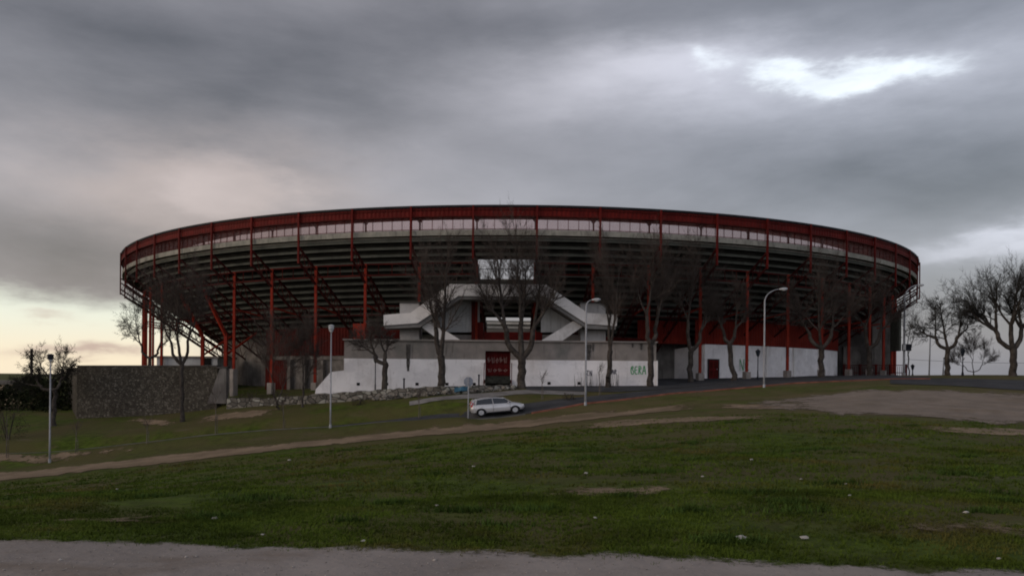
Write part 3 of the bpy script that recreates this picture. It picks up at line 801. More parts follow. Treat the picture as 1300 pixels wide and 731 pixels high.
for i in range(-14, 14):
    t = th(i)
    mb = MB()
    mb.box(cyl(60.30, t, 13.35), (.17, .16, 4.95), t)
    mb.build('rim_post', M['red'], stad)
    mb = MB(); mb.tube([cyl(57.4, t, 15.86), cyl(57.4, t, 15.96), cyl(57.4, t, 16.12)], [.2, .17, .08], 8); mb.build('finial', M['dark_cap'], stad)
    # roof post with haunches
    mb = MB()
    mb.beam(cyl(57.4, t, 12.9), cyl(57.4, t, 15.5), .16, .16)
    ca = Vector((math.cos(t), math.sin(t), 0))
    for s_ in (-1, 1):
        c0 = cyl(57.4, t, 0)
        V = [c0 + Vector((0, 0, 14.75)), c0 + Vector((0, 0, 15.4)), c0 + ca * s_ * .75 + Vector((0, 0, 15.4)), c0 + ca * s_ * .28 + Vector((0, 0, 15.12))]
        rr = cyl(.07, t, 0)
        mb.mesh([v + rr for v in V] + [v - rr for v in V], [(0, 1, 2, 3), (7, 6, 5, 4), (0, 3, 7, 4), (3, 2, 6, 7), (2, 1, 5, 6)])
    mb.beam(cyl(59.9, t, 15.6), cyl(55.6, t, 15.66), .14, .2)
    mb.build('roof_post', M['red_dull'], stad)
    # raking truss
    mb = MB()
    a0, a1 = (60.2, 12.45), (46.2, 3.05)
    b0, b1 = (60.2, 11.0), (46.2, 1.4)
    mb.beam(cyl(a0[0], t, a0[1]), cyl(a1[0], t, a1[1]), .16, .16); mb.beam(cyl(b0[0], t, b0[1]), cyl(b1[0], t, b1[1]), .16, .18)
    NN = 12
    for k in range(NN):
        f0, f1 = k / NN, (k + .5) / NN; f2 = (k + 1) / NN
        L = lambda p, q, f: cyl(p[0] + (q[0] - p[0]) * f, t, p[1] + (q[1] - p[1]) * f)
        mb.beam(L(b0, b1, f0), L(a0, a1, f1), .055, .055); mb.beam(L(a0, a1, f1), L(b0, b1, f2), .055, .055)
    mb.build('raking_truss', M['truss'], stad)
    # columns
    x_w = SC.x + 57.4 * math.sin(t); y_w = SC.y - 57.4 * math.cos(t)
    if -3 < i < 2 and False: pass
    gz = h(x_w, y_w)
    mb = MB()
    if i in COL_SKIP:
        mb.beam(cyl(57.4, t, 9.4), cyl(54.6, t, 4.4), .34, .30); mb.beam(cyl(54.6, t, 4.5), cyl(54.6, t, -2.2), .36, .36)
        mb.beam(cyl(50.6, t, 4.9), cyl(54.6, t, 2.2), .2, .2)
    else:
        mb.beam(cyl(57.4, t, 11.0), cyl(57.4, t, gz - .2), .26, .26)
        mb.beam(cyl(57.4, t, 7.0), cyl(53.2, t, 6.4), .14, .14)
    oc = mb.build('column', M['red_col'], stad)
    if -8 < i < 14:
        mb = MB(); rr_ = 54.6 if i in COL_SKIP else 57.4
        hp = 2.9 if i in (-6, -7) else (1.2 if i == -5 else .75)
        mb.box(cyl(rr_, t, gz + hp / 2 - .3), (.62, .62, hp + .6), t); bevel(mb.build('plinth', M['grey_conc'], oc), .04)
# ring girders under the stand
for (rr_, z0_, z1_) in ((57.4, 9.85, 10.95), (53.2, 6.3, 7.2)):
    mb = MB()
    for i in range(-14, 14):
        if i == -1:
            mb.build('ring_girder', M['truss'] if rr_ < 57 else M['red_dull'], stad); mb = MB(); continue
        for z_ in (z0_, z1_): mb.beam(cyl(rr_, th(i), z_), cyl(rr_, th(i + 1), z_), .12, .14)
        for j in range(4):
            f0 = th(i) + BAY * j / 4; f1 = th(i) + BAY * (j + 1) / 4
            mb.beam(cyl(rr_, f0, z0_), cyl(rr_, f0, z1_), .07, .07)
    mb.build('ring_girder', M['truss'] if rr_ < 57 else M['red_dull'], stad)

# inner ring wall under the stand
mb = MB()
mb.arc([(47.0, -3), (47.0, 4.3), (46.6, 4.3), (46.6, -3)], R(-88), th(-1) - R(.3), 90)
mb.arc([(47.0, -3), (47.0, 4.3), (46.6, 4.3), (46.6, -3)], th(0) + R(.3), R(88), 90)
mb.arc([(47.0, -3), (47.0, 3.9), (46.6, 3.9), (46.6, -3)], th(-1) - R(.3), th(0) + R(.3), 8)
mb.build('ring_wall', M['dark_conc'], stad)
# left: grey pillared wall and red sheeting seen between the columns
mb = MB()
mb.arc([(51.0, -3.2), (51.0, 1.7), (50.7, 1.7), (50.7, -3.2)], R(-31), R(-17), 16)
mb.arc([(51.2, 1.7), (51.2, 2.1), (50.5, 2.1), (50.5, 1.7)], R(-35), R(-17), 16)
for a_ in (-30.5, -28, -25.2, -22, -19): mb.box(cyl(51.25, R(a_), -.7), (.5, .5, 4.8), R(a_))
mb.build('arcade_wall', M['dark_conc'], stad)
mb = MB(); corr_ring(mb, 51.0, -2.6, 2.0, R(-35.5), R(-31.3), .3, .03)
corr_ring(mb, 50.9, 2.15, 5.2, R(-35.5), R(-19), .4, .03)
mb.build('red_sheeting', M['red_dull'], stad)
# right annex
mb = MB()
tA, tB = math.asin((P(893, 440, 86.5).x - SC.x) / 51.2), R(55)
corner = cyl(51.2, tA, 0)
mb.arc([(51.2, -1.5), (51.2, 3.72), (50.8, 3.72), (50.8, -1.5)], tA, tB, 40)
e_ = P(845, 445, 90.5) - SC; c3 = (corner.x + .02, corner.y - .02)
mb.mesh([(c3[0], c3[1], -1.5), (e_.x, e_.y, -1.5), (e_.x, e_.y, 3.15), (c3[0], c3[1], 3.70), (c3[0] + .35, c3[1] + .2, -1.5), (e_.x + .35, e_.y + .2, -1.5), (e_.x + .35, e_.y + .2, 3.15), (c3[0] + .35, c3[1] + .2, 3.70)],
        [(0, 1, 2, 3), (7, 6, 5, 4), (0, 4, 5, 1), (1, 5, 6, 2), (2, 6, 7, 3), (3, 7, 4, 0)])
ax = mb.build('annex_wall', M['white'], stad); recalc(ax)
mb = MB()
for a_ in (27.6, 33.5, 39.4, 46.5): mb.box(cyl(51.27, R(a_), 1.2), (.34, .2, 5.0), R(a_))
mb.build('pilaster', M['white_stair'], ax)
mb = MB(); corr_ring(mb, 51.26, 3.74, 6.35, tA - R(1.5), tB, .42, .035); corr_ring(mb, 50.0, 3.74, 6.2, R(14.5), tA - R(1.4), .42, .035)
mb.build('red_cladding', M['red_clad'], stad)
# annex door
td = math.asin((P(907.5, 468, 85.5).x - SC.x) / 51.2)
mb = MB(); c_ = cyl(51.28, td, .78); gz = h(SC.x + c_.x, SC.y + c_.y)
mb.box(cyl(51.30, td, gz + 1.02), (1.25, .08, 2.05), td); do = mb.build('door', M['door_red'], ax)
mb = MB(); mb.box(cyl(51.33, td, gz + 2.1), (1.5, .1, .12), td)
for s_ in (-1, 1): mb.box(cyl(51.33, td + s_ * .7 / 51.3, gz + 1.03), (.12, .1, 2.06), td)
mb.build('door_frame', M['dark_cap'], do)
mb = MB(); mb.box(cyl(51.38, td + .45 / 51.3, gz + 1.05), (.06, .08, .16), td); mb.build('handle', M['galv'], do)
mb = MB()
for kx in (-.3, .3):
    for kz in (.55, 1.5): mb.box(cyl(51.355, td + kx / 51.3, gz + kz), (.42, .03, .7), td)
mb.build('door_panel', M['red_dull'], do)
# far right: hanging grey-green sheet panel, frames and gate below
mb = MB()
for k in range(18):
    f = k / 18; a = P(1131, 448, 100).lerp(P(1143, 448, 97), f); b_ = P(1131, 448, 100).lerp(P(1143, 448, 97), f + .5 / 18)
    a -= SC; b_ -= SC
    mb.beam((a.x, a.y, 3.7), (a.x, a.y, 8.3), .07, .05)
a = P(1130.5, 448, 100.2) - SC; b_ = P(1144, 448, 97.2) - SC
mb.mesh([(a.x, a.y, 3.6), (b_.x, b_.y, 3.6), (b_.x, b_.y, 8.4), (a.x, a.y, 8.4), (a.x, a.y + .1, 3.6), (b_.x, b_.y + .1, 3.6), (b_.x, b_.y + .1, 8.4), (a.x, a.y + .1, 8.4)],
        [(0, 1, 2, 3), (7, 6, 5, 4), (0, 4, 5, 1), (1, 5, 6, 2), (3, 2, 6, 7), (0, 3, 7, 4)])
mb.build('hanging_screen', M['corrug'], stad)
mb = MB()
for (x0, x1, y1, d) in ((1071, 1093, 440, 104.5), (1108, 1122, 415, 103)):
    a = P(x0, y1, d) - SC; b_ = P(x1, y1, d) - SC
    mb.box(((a.x + b_.x) / 2, a.y + .3, a.z / 2 - .5), (b_.x - a.x, .5, a.z + 1.0))
mb.build('rear_wall', M['dark_conc'], stad)
mb = MB()
t_ = R(62); V = [cyl(46.5, t_, -2), cyl(57.0, t_, -2), cyl(57.0, t_, 10.6), cyl(46.5, t_, 3.6)]; off_ = Vector((math.cos(t_) * .35, math.sin(t_) * .35, 0))
mb.build('gate_railing_base', M['dark_conc'], stad) if False else None
mb2 = MB(); mb2.mesh(V + [v + off_ for v in V], [(0, 1, 2, 3), (7, 6, 5, 4), (0, 4, 5, 1), (1, 5, 6, 2), (2, 6, 7, 3), (3, 7, 4, 0)]); recalc(mb2.build('radial_wall', M['dark_conc'], stad))
for k in range(30):
    a = P(1072 + k * 2.6, 466, 102) - SC; mb.box((a.x, a.y, a.z / 2 - .1), (.05, .05, a.z + .4))
for yy in (463.5, 473):
    a, b_ = P(1072, yy, 102) - SC, P(1150, yy, 102) - SC; mb.beam(a, b_, .06, .1)
for px_ in (1072, 1092, 1112, 1130, 1150): a = P(px_, 463, 102) - SC; mb.box((a.x, a.y, a.z / 2 - .1), (.28, .2, a.z + .4))
mb.build('gate_railing', M['red_dull'], stad)

# ---- entrance block with the double outer stairs
def S(px, py):
    p = P(px, py, 73.0); return (p.x - SC.x, p.z)
Y0 = 73.0 - SC.y
mb = MB()
xl, xr = S(437, 450)[0], S(833, 450)[0]; zt = S(636, 433.5)[1]; zw = S(636, 456.5)[1]
zdoor = S(636, 445.5)[1]; dxl, dxr = S(616, 460)[0], S(648, 460)[0]; zd0 = S(636, 477)[1]
mb.box(((xl + dxl) / 2, Y0 + 5.9, (zt + zw) / 2), (dxl - xl, 11.8, zt - zw))
mb.box(((dxr + xr) / 2, Y0 + 5.9, (zt + zw) / 2), (xr - dxr, 11.8, zt - zw))
mb.box(((dxl + dxr) / 2, Y0 + 5.9, (zt + zdoor) / 2), (dxr - dxl, 11.8, zt - zdoor))
mb.box(((xl + xr) / 2, Y0 - .03, zt + .06), (xr - xl + .2, .5, .14))
blk = mb.build('entrance_block', M['grey_conc'], stad)
mb = MB()
mb.box(((xl + dxl) / 2, Y0 + 5.85, (zw - 3) / 2), (dxl - xl, 11.8, zw + 3))
mb.box(((dxr + xr) / 2, Y0 + 5.85, (zw - 3) / 2), (xr - dxr, 11.8, zw + 3))
wd = [S(397, 499), S(401, 494), S(420, 472), S(437, 470)]
mb.prism([(wd[0][0], -3.0), wd[1], wd[2], (xl - .002, wd[3][1]), (xl - .002, -3.0)][::-1], Y0 - .05, Y0 + 1.2)
mb.build('white_plinth', M['white'], blk)
# recess with the red gate, steps and rails
mb = MB(); mb.box(((dxl + dxr) / 2, Y0 + .9, (zdoor + zd0) / 2), (dxr - dxl, .1, zdoor - zd0 + .02)); gate = mb.build('gate', M['door_red'], blk)
mb = MB()
for k in range(5):
    X_ = dxl + (dxr - dxl) * (k + .5) / 5; mb.box((X_, Y0 + .84, (zdoor + zd0) / 2), (.05, .06, zdoor - zd0))
for z_ in (zd0 + .08, (zd0 + zdoor) / 2, zdoor - .06): mb.box(((dxl + dxr) / 2, Y0 + .835, z_), (dxr - dxl - .05, .07, .09))
mb.build('gate_bar', M['red_dull'], gate)
mb = MB(); mb.box(((dxl + dxr) / 2, Y0 + 1.5, zd0 - .8), (dxr - dxl - .01, 1.2, 1.58))
for k in range(4): mb.box(((dxl + dxr) / 2, Y0 + .5 - k * .3, zd0 - .1 - k * .17), (dxr - dxl + .3 if k > 1 else dxr - dxl - .02, .32, .17))
mb.build('doorstep', M['step_dark'], blk)
for a_, b_, t_, w_ in ((518.5, 437, 471, .2), (747, 437, 457, .26), (753, 436, 446, .1), (814, 436, 444, .12), (803, 436, 441, .1)):
    mb = MB(); n_ = 9; xs2, z1_ = S(a_, b_); z2_ = S(a_, t_)[1]
    V = []
    for k in range(n_ + 1):
        f = k / n_; wv = w_ * (1 - .5 * f * f) * (.8 + .4 * random.random()); zz = z1_ + (z2_ - z1_) * f; V += [(xs2 - wv, Y0 - .058, zz), (xs2 + wv, Y0 - .058, zz)]
    V += [(v[0], Y0 - .05, v[2]) for v in V]; m_o = 2 * (n_ + 1)
    mb.mesh(V, [(2 * k, 2 * k + 1, 2 * k + 3, 2 * k + 2) for k in range(n_)] + [(m_o + 2 * k, m_o + 2 * k + 2, m_o + 2 * k + 3, m_o + 2 * k + 1) for k in range(n_)])
    mb.build('drip_stain', M['stain'], blk)
for px_, c2 in ((611.5, 'white_stair'), (615, 'red'), (649.5, 'red')):
    mb = MB(); X_ = S(px_, 470)[0]
    mb.tube([(X_, Y0 - 1.1, zd0 - 1.0), (X_, Y0 - 1.1, zd0 + .3), (X_, Y0 - .1, zd0 + 1.2)], .035, 6)
    mb.build('handrail', M[c2], blk)
# wall vents along the plinth
for px_ in (455, 491, 529.5, 567.5, 602, 697, 735):
    X_, Z_ = S(px_, 487.5 if px_ < 690 else 486.5); mb = MB()
    for k in range(4): mb.box((X_, Y0 - .07, Z_ - .08 + k * .06), (.26, .05, .03))
    mb.box((X_, Y0 - .055, Z_ + .01), (.30, .02, .26)); mb.build('wall_vent', M['dark'], blk)
# right end post and dark doorway beside it
mb = MB(); mb.box((xr + .06, Y0 + .1, .1), (.16, .5, 3.0)); mb.build('corner_post', M['white_stair'], blk)


def strokes(name, m_, lines, wd_, y_, parent, thick=.012):
    mb = MB()
    for ln in lines:
        for a, b_ in zip(ln[:-1], ln[1:]):
            mb.beam((a[0], y_, a[1]), (b_[0], y_, b_[1]), thick, wd_, up=(0, 0, 1)) if abs(a[0] - b_[0]) > 1e-4 else mb.box((a[0], y_, (a[1] + b_[1]) / 2), (wd_, thick, abs(a[1] - b_[1]) + wd_))
    return mb.build(name, m_, parent)


def letters(px0, py0, px1, py1, glyphs):
    """stroke glyphs in a 0..1 box mapped to a strip of the wall"""
    n = len(glyphs); out = []
    for i, g in enumerate(glyphs):
        for ln in g:
            out.append([S(px0 + (px1 - px0) * (i + .08 + .84 * u_) / n, py1 + (py0 - py1) * v_) for u_, v_ in ln])
    return out


GG = [[(.9, .75), (.6, 1), (.2, .8), (.1, .4), (.3, .05), (.7, 0), (.95, .2), (.9, .45), (.6, .45)], [(.2, .7), (.5, .8), (.6, .5)]]
GE = [[(.9, .9), (.3, .95), (.1, .6), (.15, .2), (.4, 0), (.95, .1)], [(.15, .5), (.8, .55)]]
GR = [[(.1, 0), (.15, 1), (.7, .95), (.8, .65), (.2, .5), (.9, 0)], [(.3, .75), (.5, .7)]]
GA = [[(0, 0), (.45, 1), (.6, 1), (1, 0)], [(.2, .4), (.85, .4)]]
GN = [[(.1, 0), (.1, 1), (.8, 0), (.9, 1)]]
SC1 = [[(0, .5), (.15, .9), (.25, .1), (.45, .95), (.55, .2), (.8, .6), (1, .4)]]
SC2 = [[(.1, .9), (.3, .0), (.5, .7), (.4, .2), (.8, .1), (.9, .9)], [(0, .6), (.6, .75)]]
SC3 = [[(.2, .2), (.5, .8), (.8, .4), (.4, .05), (.1, .5), (1, .55)]]
GZ = [[(.1, .9), (.8, 1), (.2, .3), (.9, .05)]]
strokes('graffiti', M['green_paint'], letters(800, 464.5, 820, 475, [GG, GE, GR, GA]), .085, Y0 - .06, blk)['label'] = 'green spray-painted graffiti letters on the white plinth'
strokes('graffiti', M['dark_paint'], letters(744, 470, 752, 477, [GZ, GN]), .07, Y0 - .06, blk)['label'] = 'small dark graffiti tag'
strokes('graffiti', M['dark_paint'], letters(776, 469, 783, 475, [GA, GR]), .07, Y0 - .06, blk)
strokes('graffiti', M['pale_paint'], letters(618, 452, 644, 461, [SC1, SC2, SC3, SC1, SC2]), .045, Y0 + .79, gate)['label'] = 'pale spray-painted scrawl on the red gate'
strokes('graffiti', M['pale_paint'], letters(618, 467, 645, 472, [SC2, SC3, SC1, SC3]), .04, Y0 + .79, gate)
# graffiti on the annex
mb = MB()
for g_, a_ in ((GN, 28.6), (GE, 29.5)):
    for ln in g_:
        pr = [cyl(51.26, R(a_ + .8 * u_), .9 + 1.3 * v_) for u_, v_ in ln]
        for p_, q_ in zip(pr[:-1], pr[1:]): mb.beam(p_, q_, .012, .09) if abs(p_.z - q_.z) < 1.0 or True else None
mb.build('graffiti', M['green_paint'], ax)

st = empty('outer_stairs', (0, 0, 0)); st.parent = stad
def pr(name, pts, y0, y1, m_, parent=st):
    mb = MB(); mb.prism([S(*p) for p in pts][::-1], Y0 + y0, Y0 + y1); return recalc(mb.build(name, m_, parent))
UP = [(487, 399.5), (521, 397), (571.5, 360.5), (693, 361), (746, 397), (784, 399.5), (783, 413.5), (745, 411), (691.5, 376.5), (581.5, 375.5), (530, 410), (487, 413)]
mbp = pr('front_parapet', UP, 0, .18, M['white_stair'])
UPB = [(p[0], p[1] + (1 if p[1] < 402 else 0)) for p in UP]
pr('rear_parapet', [(489, 400.5), (521, 398), (571.5, 362), (693, 362), (746, 398), (782, 400.5), (782, 411), (745, 409), (691.5, 375), (581.5, 374), (530, 408), (489, 411)], 2.4, 2.55, M['grey_conc'])
SO = [(487.5, 411.5), (530, 408.5), (581.5, 374), (691.5, 375), (745, 409.5), (782.5, 412), (782, 418), (746, 417), (689, 380.5), (583.5, 379.5), (533, 415), (488, 417)]
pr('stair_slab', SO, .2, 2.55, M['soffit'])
# steps on top of the flights
mb = MB()
for (x0, z0), (x1, z1) in ((S(530, 407), S(581.5, 373)), (S(745, 408), S(691.5, 374))):
    for k in range(14):
        f = (k + .5) / 14; mb.box((x0 + (x1 - x0) * f, Y0 + 1.3, z0 + (z1 - z0) * f + .08), (abs(x1 - x0) / 14, 2.1, .34))
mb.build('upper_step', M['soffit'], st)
for sgn, ps in ((1, [(686, 432.6), (728.5, 406.5), (744, 411.5), (713, 433)]), (-1, [(586, 432.2), (543.5, 406), (529, 411), (558, 432.2)])):
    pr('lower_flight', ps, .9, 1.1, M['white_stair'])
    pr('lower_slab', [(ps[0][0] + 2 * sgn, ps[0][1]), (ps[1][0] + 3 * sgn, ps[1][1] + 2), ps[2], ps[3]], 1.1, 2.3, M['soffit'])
# walls behind the flights
pr('stair_wall', [(546, 405), (583, 379), (598.5, 379), (598.5, 419.5), (565, 419.5)], 2.7, 2.9, M['back_wall'])
pr('stair_wall', [(688, 380), (741, 415), (706, 419.5), (688, 419.5)], 2.7, 2.9, M['back_wall'])
pr('stair_wall', [(560, 422.5), (598, 422.5), (598, 433), (560, 433)], 3.2, 3.4, M['grey_conc'])
pr('stair_wall', [(688, 422.5), (741, 422.5), (741, 433.3), (688, 433.3)], 3.2, 3.4, M['grey_conc'])
pr('landing_tower', [(502.5, 381), (528, 381), (528, 433), (502.5, 433)], 2.6, 5.0, M['tower_wall'])
pr('landing_tower', [(740, 381), (773, 382), (773, 434), (740, 434)], 2.6, 5.0, M['tower_wall'])
pr('tower_cap', [(500.8, 379.6), (529.5, 379.6), (529.5, 381), (500.8, 381)], 2.4, 5.2, M['coping'])
pr('tower_cap', [(738.5, 379.8), (775, 380.8), (775, 382), (738.5, 381)], 2.4, 5.2, M['coping'])
pr('red_booth', [(599.5, 406), (612, 406), (612, 433.4), (599.5, 433.4)], 3.0, 4.2, M['red'])
pr('red_balustrade', [(612.2, 419), (690, 419), (690, 433.4), (612.2, 433.4)], 3.1, 3.2, M['red'])
pr('prop', [(597, 378.5), (601.5, 378.5), (601.5, 433.4), (597, 433.4)], 2.0, 2.3, M['red_dull'])
pr('prop', [(603, 379), (607, 379), (607, 406), (603, 406)], 3.3, 3.6, M['back_wall'])
# railing in the upper opening and tunnel cheeks below
mb = MB()
for j in range(22):
    t = th(-1) + BAY * (j + .5) / 22; mb.box(cyl(55.2, t, 10.25), (.03, .03, .75), t)
mb.arc([(55.22, 10.6), (55.22, 10.66), (55.16, 10.66), (55.16, 10.6)], th(-1), th(0), 6)
mb.build('opening_rail', M['dark_cap'], stad)
mb = MB(); mb.arc([(48.6, 4.0), (48.6, 5.1), (48.4, 5.1), (48.4, 4.0)], th(-1), th(0), 4)
mb.build('tunnel_sill', M['far_conc'], stad)
mb = MB(); mb.arc([(47.6, 3.7), (49.9, 3.7), (49.9, 3.5), (47.6, 3.5)], th(-1.5), th(.5), 6)
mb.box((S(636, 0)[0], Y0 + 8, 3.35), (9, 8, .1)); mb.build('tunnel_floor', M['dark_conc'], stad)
# red panel behind the block at left
pr('red_panel', [(437, 407), (453, 407), (453, 435), (437, 435)], 4.0, 4.15, M['red_col'], blk)
pr('red_panel', [(453.2, 409), (500, 412), (500, 435), (453.2, 435)], 5.2, 5.35, M['red_dull'], blk)
pr('red_panel', [(780, 420), (840, 424), (840, 436), (780, 436)], 9.5, 9.65, M['red_dull'], blk)

# ------------------------------------------------------------------ walls on the left, low buildings
def wall_strip(name, pts, thick, m_, label, cat, jit=0.0, step=1.0, cope=None):
    """pts: (px, distance, top z, bottom z)"""
    P_ = [((a - CX) / F * d, d, t, b) for a, d, t, b in pts]
    L = [0]
    for p, q in zip(P_[:-1], P_[1:]): L.append(L[-1] + math.hypot(q[0] - p[0], q[1] - p[1]))
    n = max(2, int(L[-1] / step)); T = np.linspace(0, L[-1], n + 1)
    A = np.stack([np.interp(T, L, [p[k] for p in P_]) for k in range(4)], 1)
    mb = MB(); rows = []
    for i in range(n + 1):
        a = A[max(i - 1, 0)]; b = A[min(i + 1, n)]; d = np.array([b[0] - a[0], b[1] - a[1]]); d /= np.linalg.norm(d); nn = np.array([-d[1], d[0]])
        x_, y_, t_, b_ = A[i]; t_ += jit * (random.random() - .5); j1 = jit * .5 * (random.random() - .5)
        zm = (t_ + b_) / 2
        rows.append([(x_ - 0, y_ + j1, b_), (x_, y_ + j1 * .5, zm), (x_ + nn[0] * jit * .2, y_ + nn[1] * jit * .2, t_), (x_ + nn[0] * thick, y_ + nn[1] * thick, t_), (x_ + nn[0] * thick, y_ + nn[1] * thick, b_)])
    V = [p for r_ in rows for p in r_]
    Fc = [(i * 5 + k, (i + 1) * 5 + k, (i + 1) * 5 + k + 1, i * 5 + k + 1) for i in range(n) for k in range(4)] + [(4, 3, 2, 1, 0), tuple(n * 5 + k for k in range(5))]
    mb.mesh(V, Fc)
    root = empty(name, (float(A[n // 2][0]), float(A[n // 2][1]), float(A[n // 2][3])))
    o = mb.build('masonry', m_, root); o.location = -Vector(root.location)
    if cope:
        mc = MB()
        for i in range(n):
            p, q = A[i], A[i + 1]
            mc.beam((p[0], p[1] + thick / 2, p[2] + .05), (q[0], q[1] + thick / 2, q[2] + .05), thick + .16, .12)
        c = mc.build('coping', cope, root); c.location = -Vector(root.location)
    tag(root, label, cat)
    return root


zb = P(98, 464.5, 75).z
wall_strip('stone_wall', [(98, 75, P(98, 465, 75).z, -5.4), (276, 71.5, P(276, 465, 71.5).z, -4.6)], .7, M['stone'], 'tall rough stone retaining wall left of the stadium', 'wall', 0, .8, M['coping'])
wall_strip('stone_wall', [(97.9, 75.1, P(98, 466, 75).z, -5.4), (84, 95, P(98, 466, 75).z, -5.4)][::-1], .7, M['stone'], 'end return of the tall stone wall above the dark shrubs', 'wall', 0, 2)
wall_strip('rubble_wall', [(288, 70.2, P(288, 505, 70.2).z, -4.2), (340, 69.4, P(340, 505.5, 69.4).z, -4.0), (400, 68.8, P(400, 500.5, 68.8).z, -3.6), (500, 67.8, P(500, 493.5, 67.8).z, -3), (560, 67.6, P(560, 490, 67.6).z, -2.6), (600, 68.4, P(600, 489, 68.4).z, -2.4), (654, 70.6, P(654, 488.5, 70.6).z, -2)], .6, M['rubble'], 'low rubble stone wall below the white plinth', 'wall', .14, .45)
# stone lumps along the foot of the low wall are part of a rockery bank
mb = MB()
for k in range(90):
    a = random.uniform(478, 655); d = np.interp(a, [288, 400, 500, 560, 600, 654], [70.2, 68.8, 67.8, 67.6, 68.4, 70.6]) - random.uniform(.05, .8)
    g = G(a, d); s_ = random.uniform(.12, .3); sd_ = random.random() * 90
    V = []
    for j in range(5):
        ph = math.pi * (j + .3) / 5.2
        for q_ in range(7):
            an = 2 * math.pi * q_ / 7; v = Vector((math.sin(ph) * math.cos(an), math.sin(ph) * math.sin(an), math.cos(ph)))
            r_ = 1 + .5 * mnoise.noise(v * 1.3 + Vector((sd_, 0, 0))); V.append((g.x + v.x * s_ * 1.4 * r_, g.y + v.y * s_ * r_, g.z + s_ * .5 + v.z * s_ * .8 * r_))
    mb.mesh(V, [(j * 7 + q_, (j + 1) * 7 + q_, (j + 1) * 7 + (q_ + 1) % 7, j * 7 + (q_ + 1) % 7) for j in range(4) for q_ in range(7)] + [tuple(range(7)), tuple(28 + q_ for q_ in range(7))[::-1]])
o = mb.build('rubble', M['rubble']); tag(o, 'loose stones heaped against the low rubble wall', 'rubble', kind='stuff')
# cloth on the low wall
mb = MB(); a = G(577, 67.0, .35); b_ = G(594, 67.3, .45)
N_ = 8; V = []
for i in range(N_ + 1):
    f = i / N_; p_ = a.lerp(b_, f); V += [(p_.x, p_.y + .1 * math.sin(f * 9), p_.z + .22 + .05 * math.sin(f * 13)), (p_.x, p_.y - .25 + .1 * math.cos(f * 7), p_.z - .12 + .04 * math.sin(f * 17)), (p_.x, p_.y - .2, p_.z - .16), (p_.x, p_.y + .16, p_.z + .18)]
mb.mesh(V, [(i * 4 + k, i * 4 + (k + 1) % 4, i * 4 + 4 + (k + 1) % 4, i * 4 + 4 + k) for i in range(N_) for k in range(4)] + [(3, 2, 1, 0), (N_ * 4, N_ * 4 + 1, N_ * 4 + 2, N_ * 4 + 3)])
tag(mb.build('tarpaulin', M['blue']), 'crumpled blue sheet lying on the low rubble wall', 'tarpaulin')
# concrete buttress
root = empty('buttress', P(278, 505, 71)); mb = MB()
def loc(px, py, d): return P(px, py, d) - Vector(root.location)
pp = [(263, 512), (279, 468), (287, 467), (287, 512)]
mb.prism([(loc(a, b_, 71).x, loc(a, b_, 71).z) for a, b_ in pp][::-1], 0, .6); recalc(mb.build('buttress_slab', M['dark_conc'], root))
mb = MB(); mb.prism([(loc(276, 466.3, 71).x, loc(276, 467, 71).z - .02), (loc(276, 466.3, 71).x, loc(276, 465.2, 71).z), (loc(289, 466.3, 71).x, loc(289, 465, 71).z), (loc(289, 466.3, 71).x, loc(289, 467, 71).z - .02)], -.05, .65); recalc(mb.build('cap', M['coping'], root))
tag(root, 'sloping concrete buttress at the right end of the tall stone wall', 'buttress')
# low white building behind the wall
root = empty('low_building', P(238, 470, 96)); mb = MB()
a, b_ = loc(199, 454, 96), loc(276, 451.5, 96)
mb.box(((a.x + b_.x) / 2, 3, (a.z - 4) / 2), (b_.x - a.x, 6, a.z + 4)); mb.build('wall', M['back_wall'], root)
mb = MB(); mb.box(((a.x + b_.x) / 2, 3, a.z + .12), (b_.x - a.x + .5, 6.5, .22)); mb.build('roof', M['grey_conc'], root)
mb = MB(); mb.box((loc(262, 458, 96).x, -.05, loc(262, 458, 96).z), (1.2, .08, 1.0)); mb.build('window', M['dark'], root)
tag(root, 'low white flat-roofed building behind the tall stone wall', 'building')
root = empty('low_building', P(5, 500, 120)); mb = MB()
a, b_ = loc(-60, 487, 120), loc(27, 487, 120)
mb.box(((a.x + b_.x) / 2, 4, (a.z - 4) / 2), (b_.x - a.x, 8, a.z + 4)); mb.build('wall', M['beige'], root)
mb = MB(); mb.box(((a.x + b_.x) / 2, 4, a.z + .25), (b_.x - a.x + .8, 8.8, .55)); mb.build('roof', M['dark_conc'], root)
mb = MB(); mb.box((loc(10, 494, 120).x, -.05, loc(10, 494, 120).z), (1.4, .08, .9)); mb.build('window', M['dark'], root)
tag(root, 'beige low building with dark roof at the far left edge', 'building')
# wooden pole in the shrubs
g = P(40, 470, 100); mb = MB(); mb.tube([(0, 0, -6), (0, 0, P(40, 442.5, 100).z)], [.2, .16], 8)
root = empty('utility_pole', (g.x, g.y, 0)); mb.build('pole', M['bark'], root); mb = MB()
for k in range(4): mb.box((0, 0, P(40, 446 + 5 * k, 100).z), (.55, .14, .12))
mb.build('crossarm', M['bark'], root); tag(root, 'short dark timber pole rising from the shrubs at far left', 'utility pole')


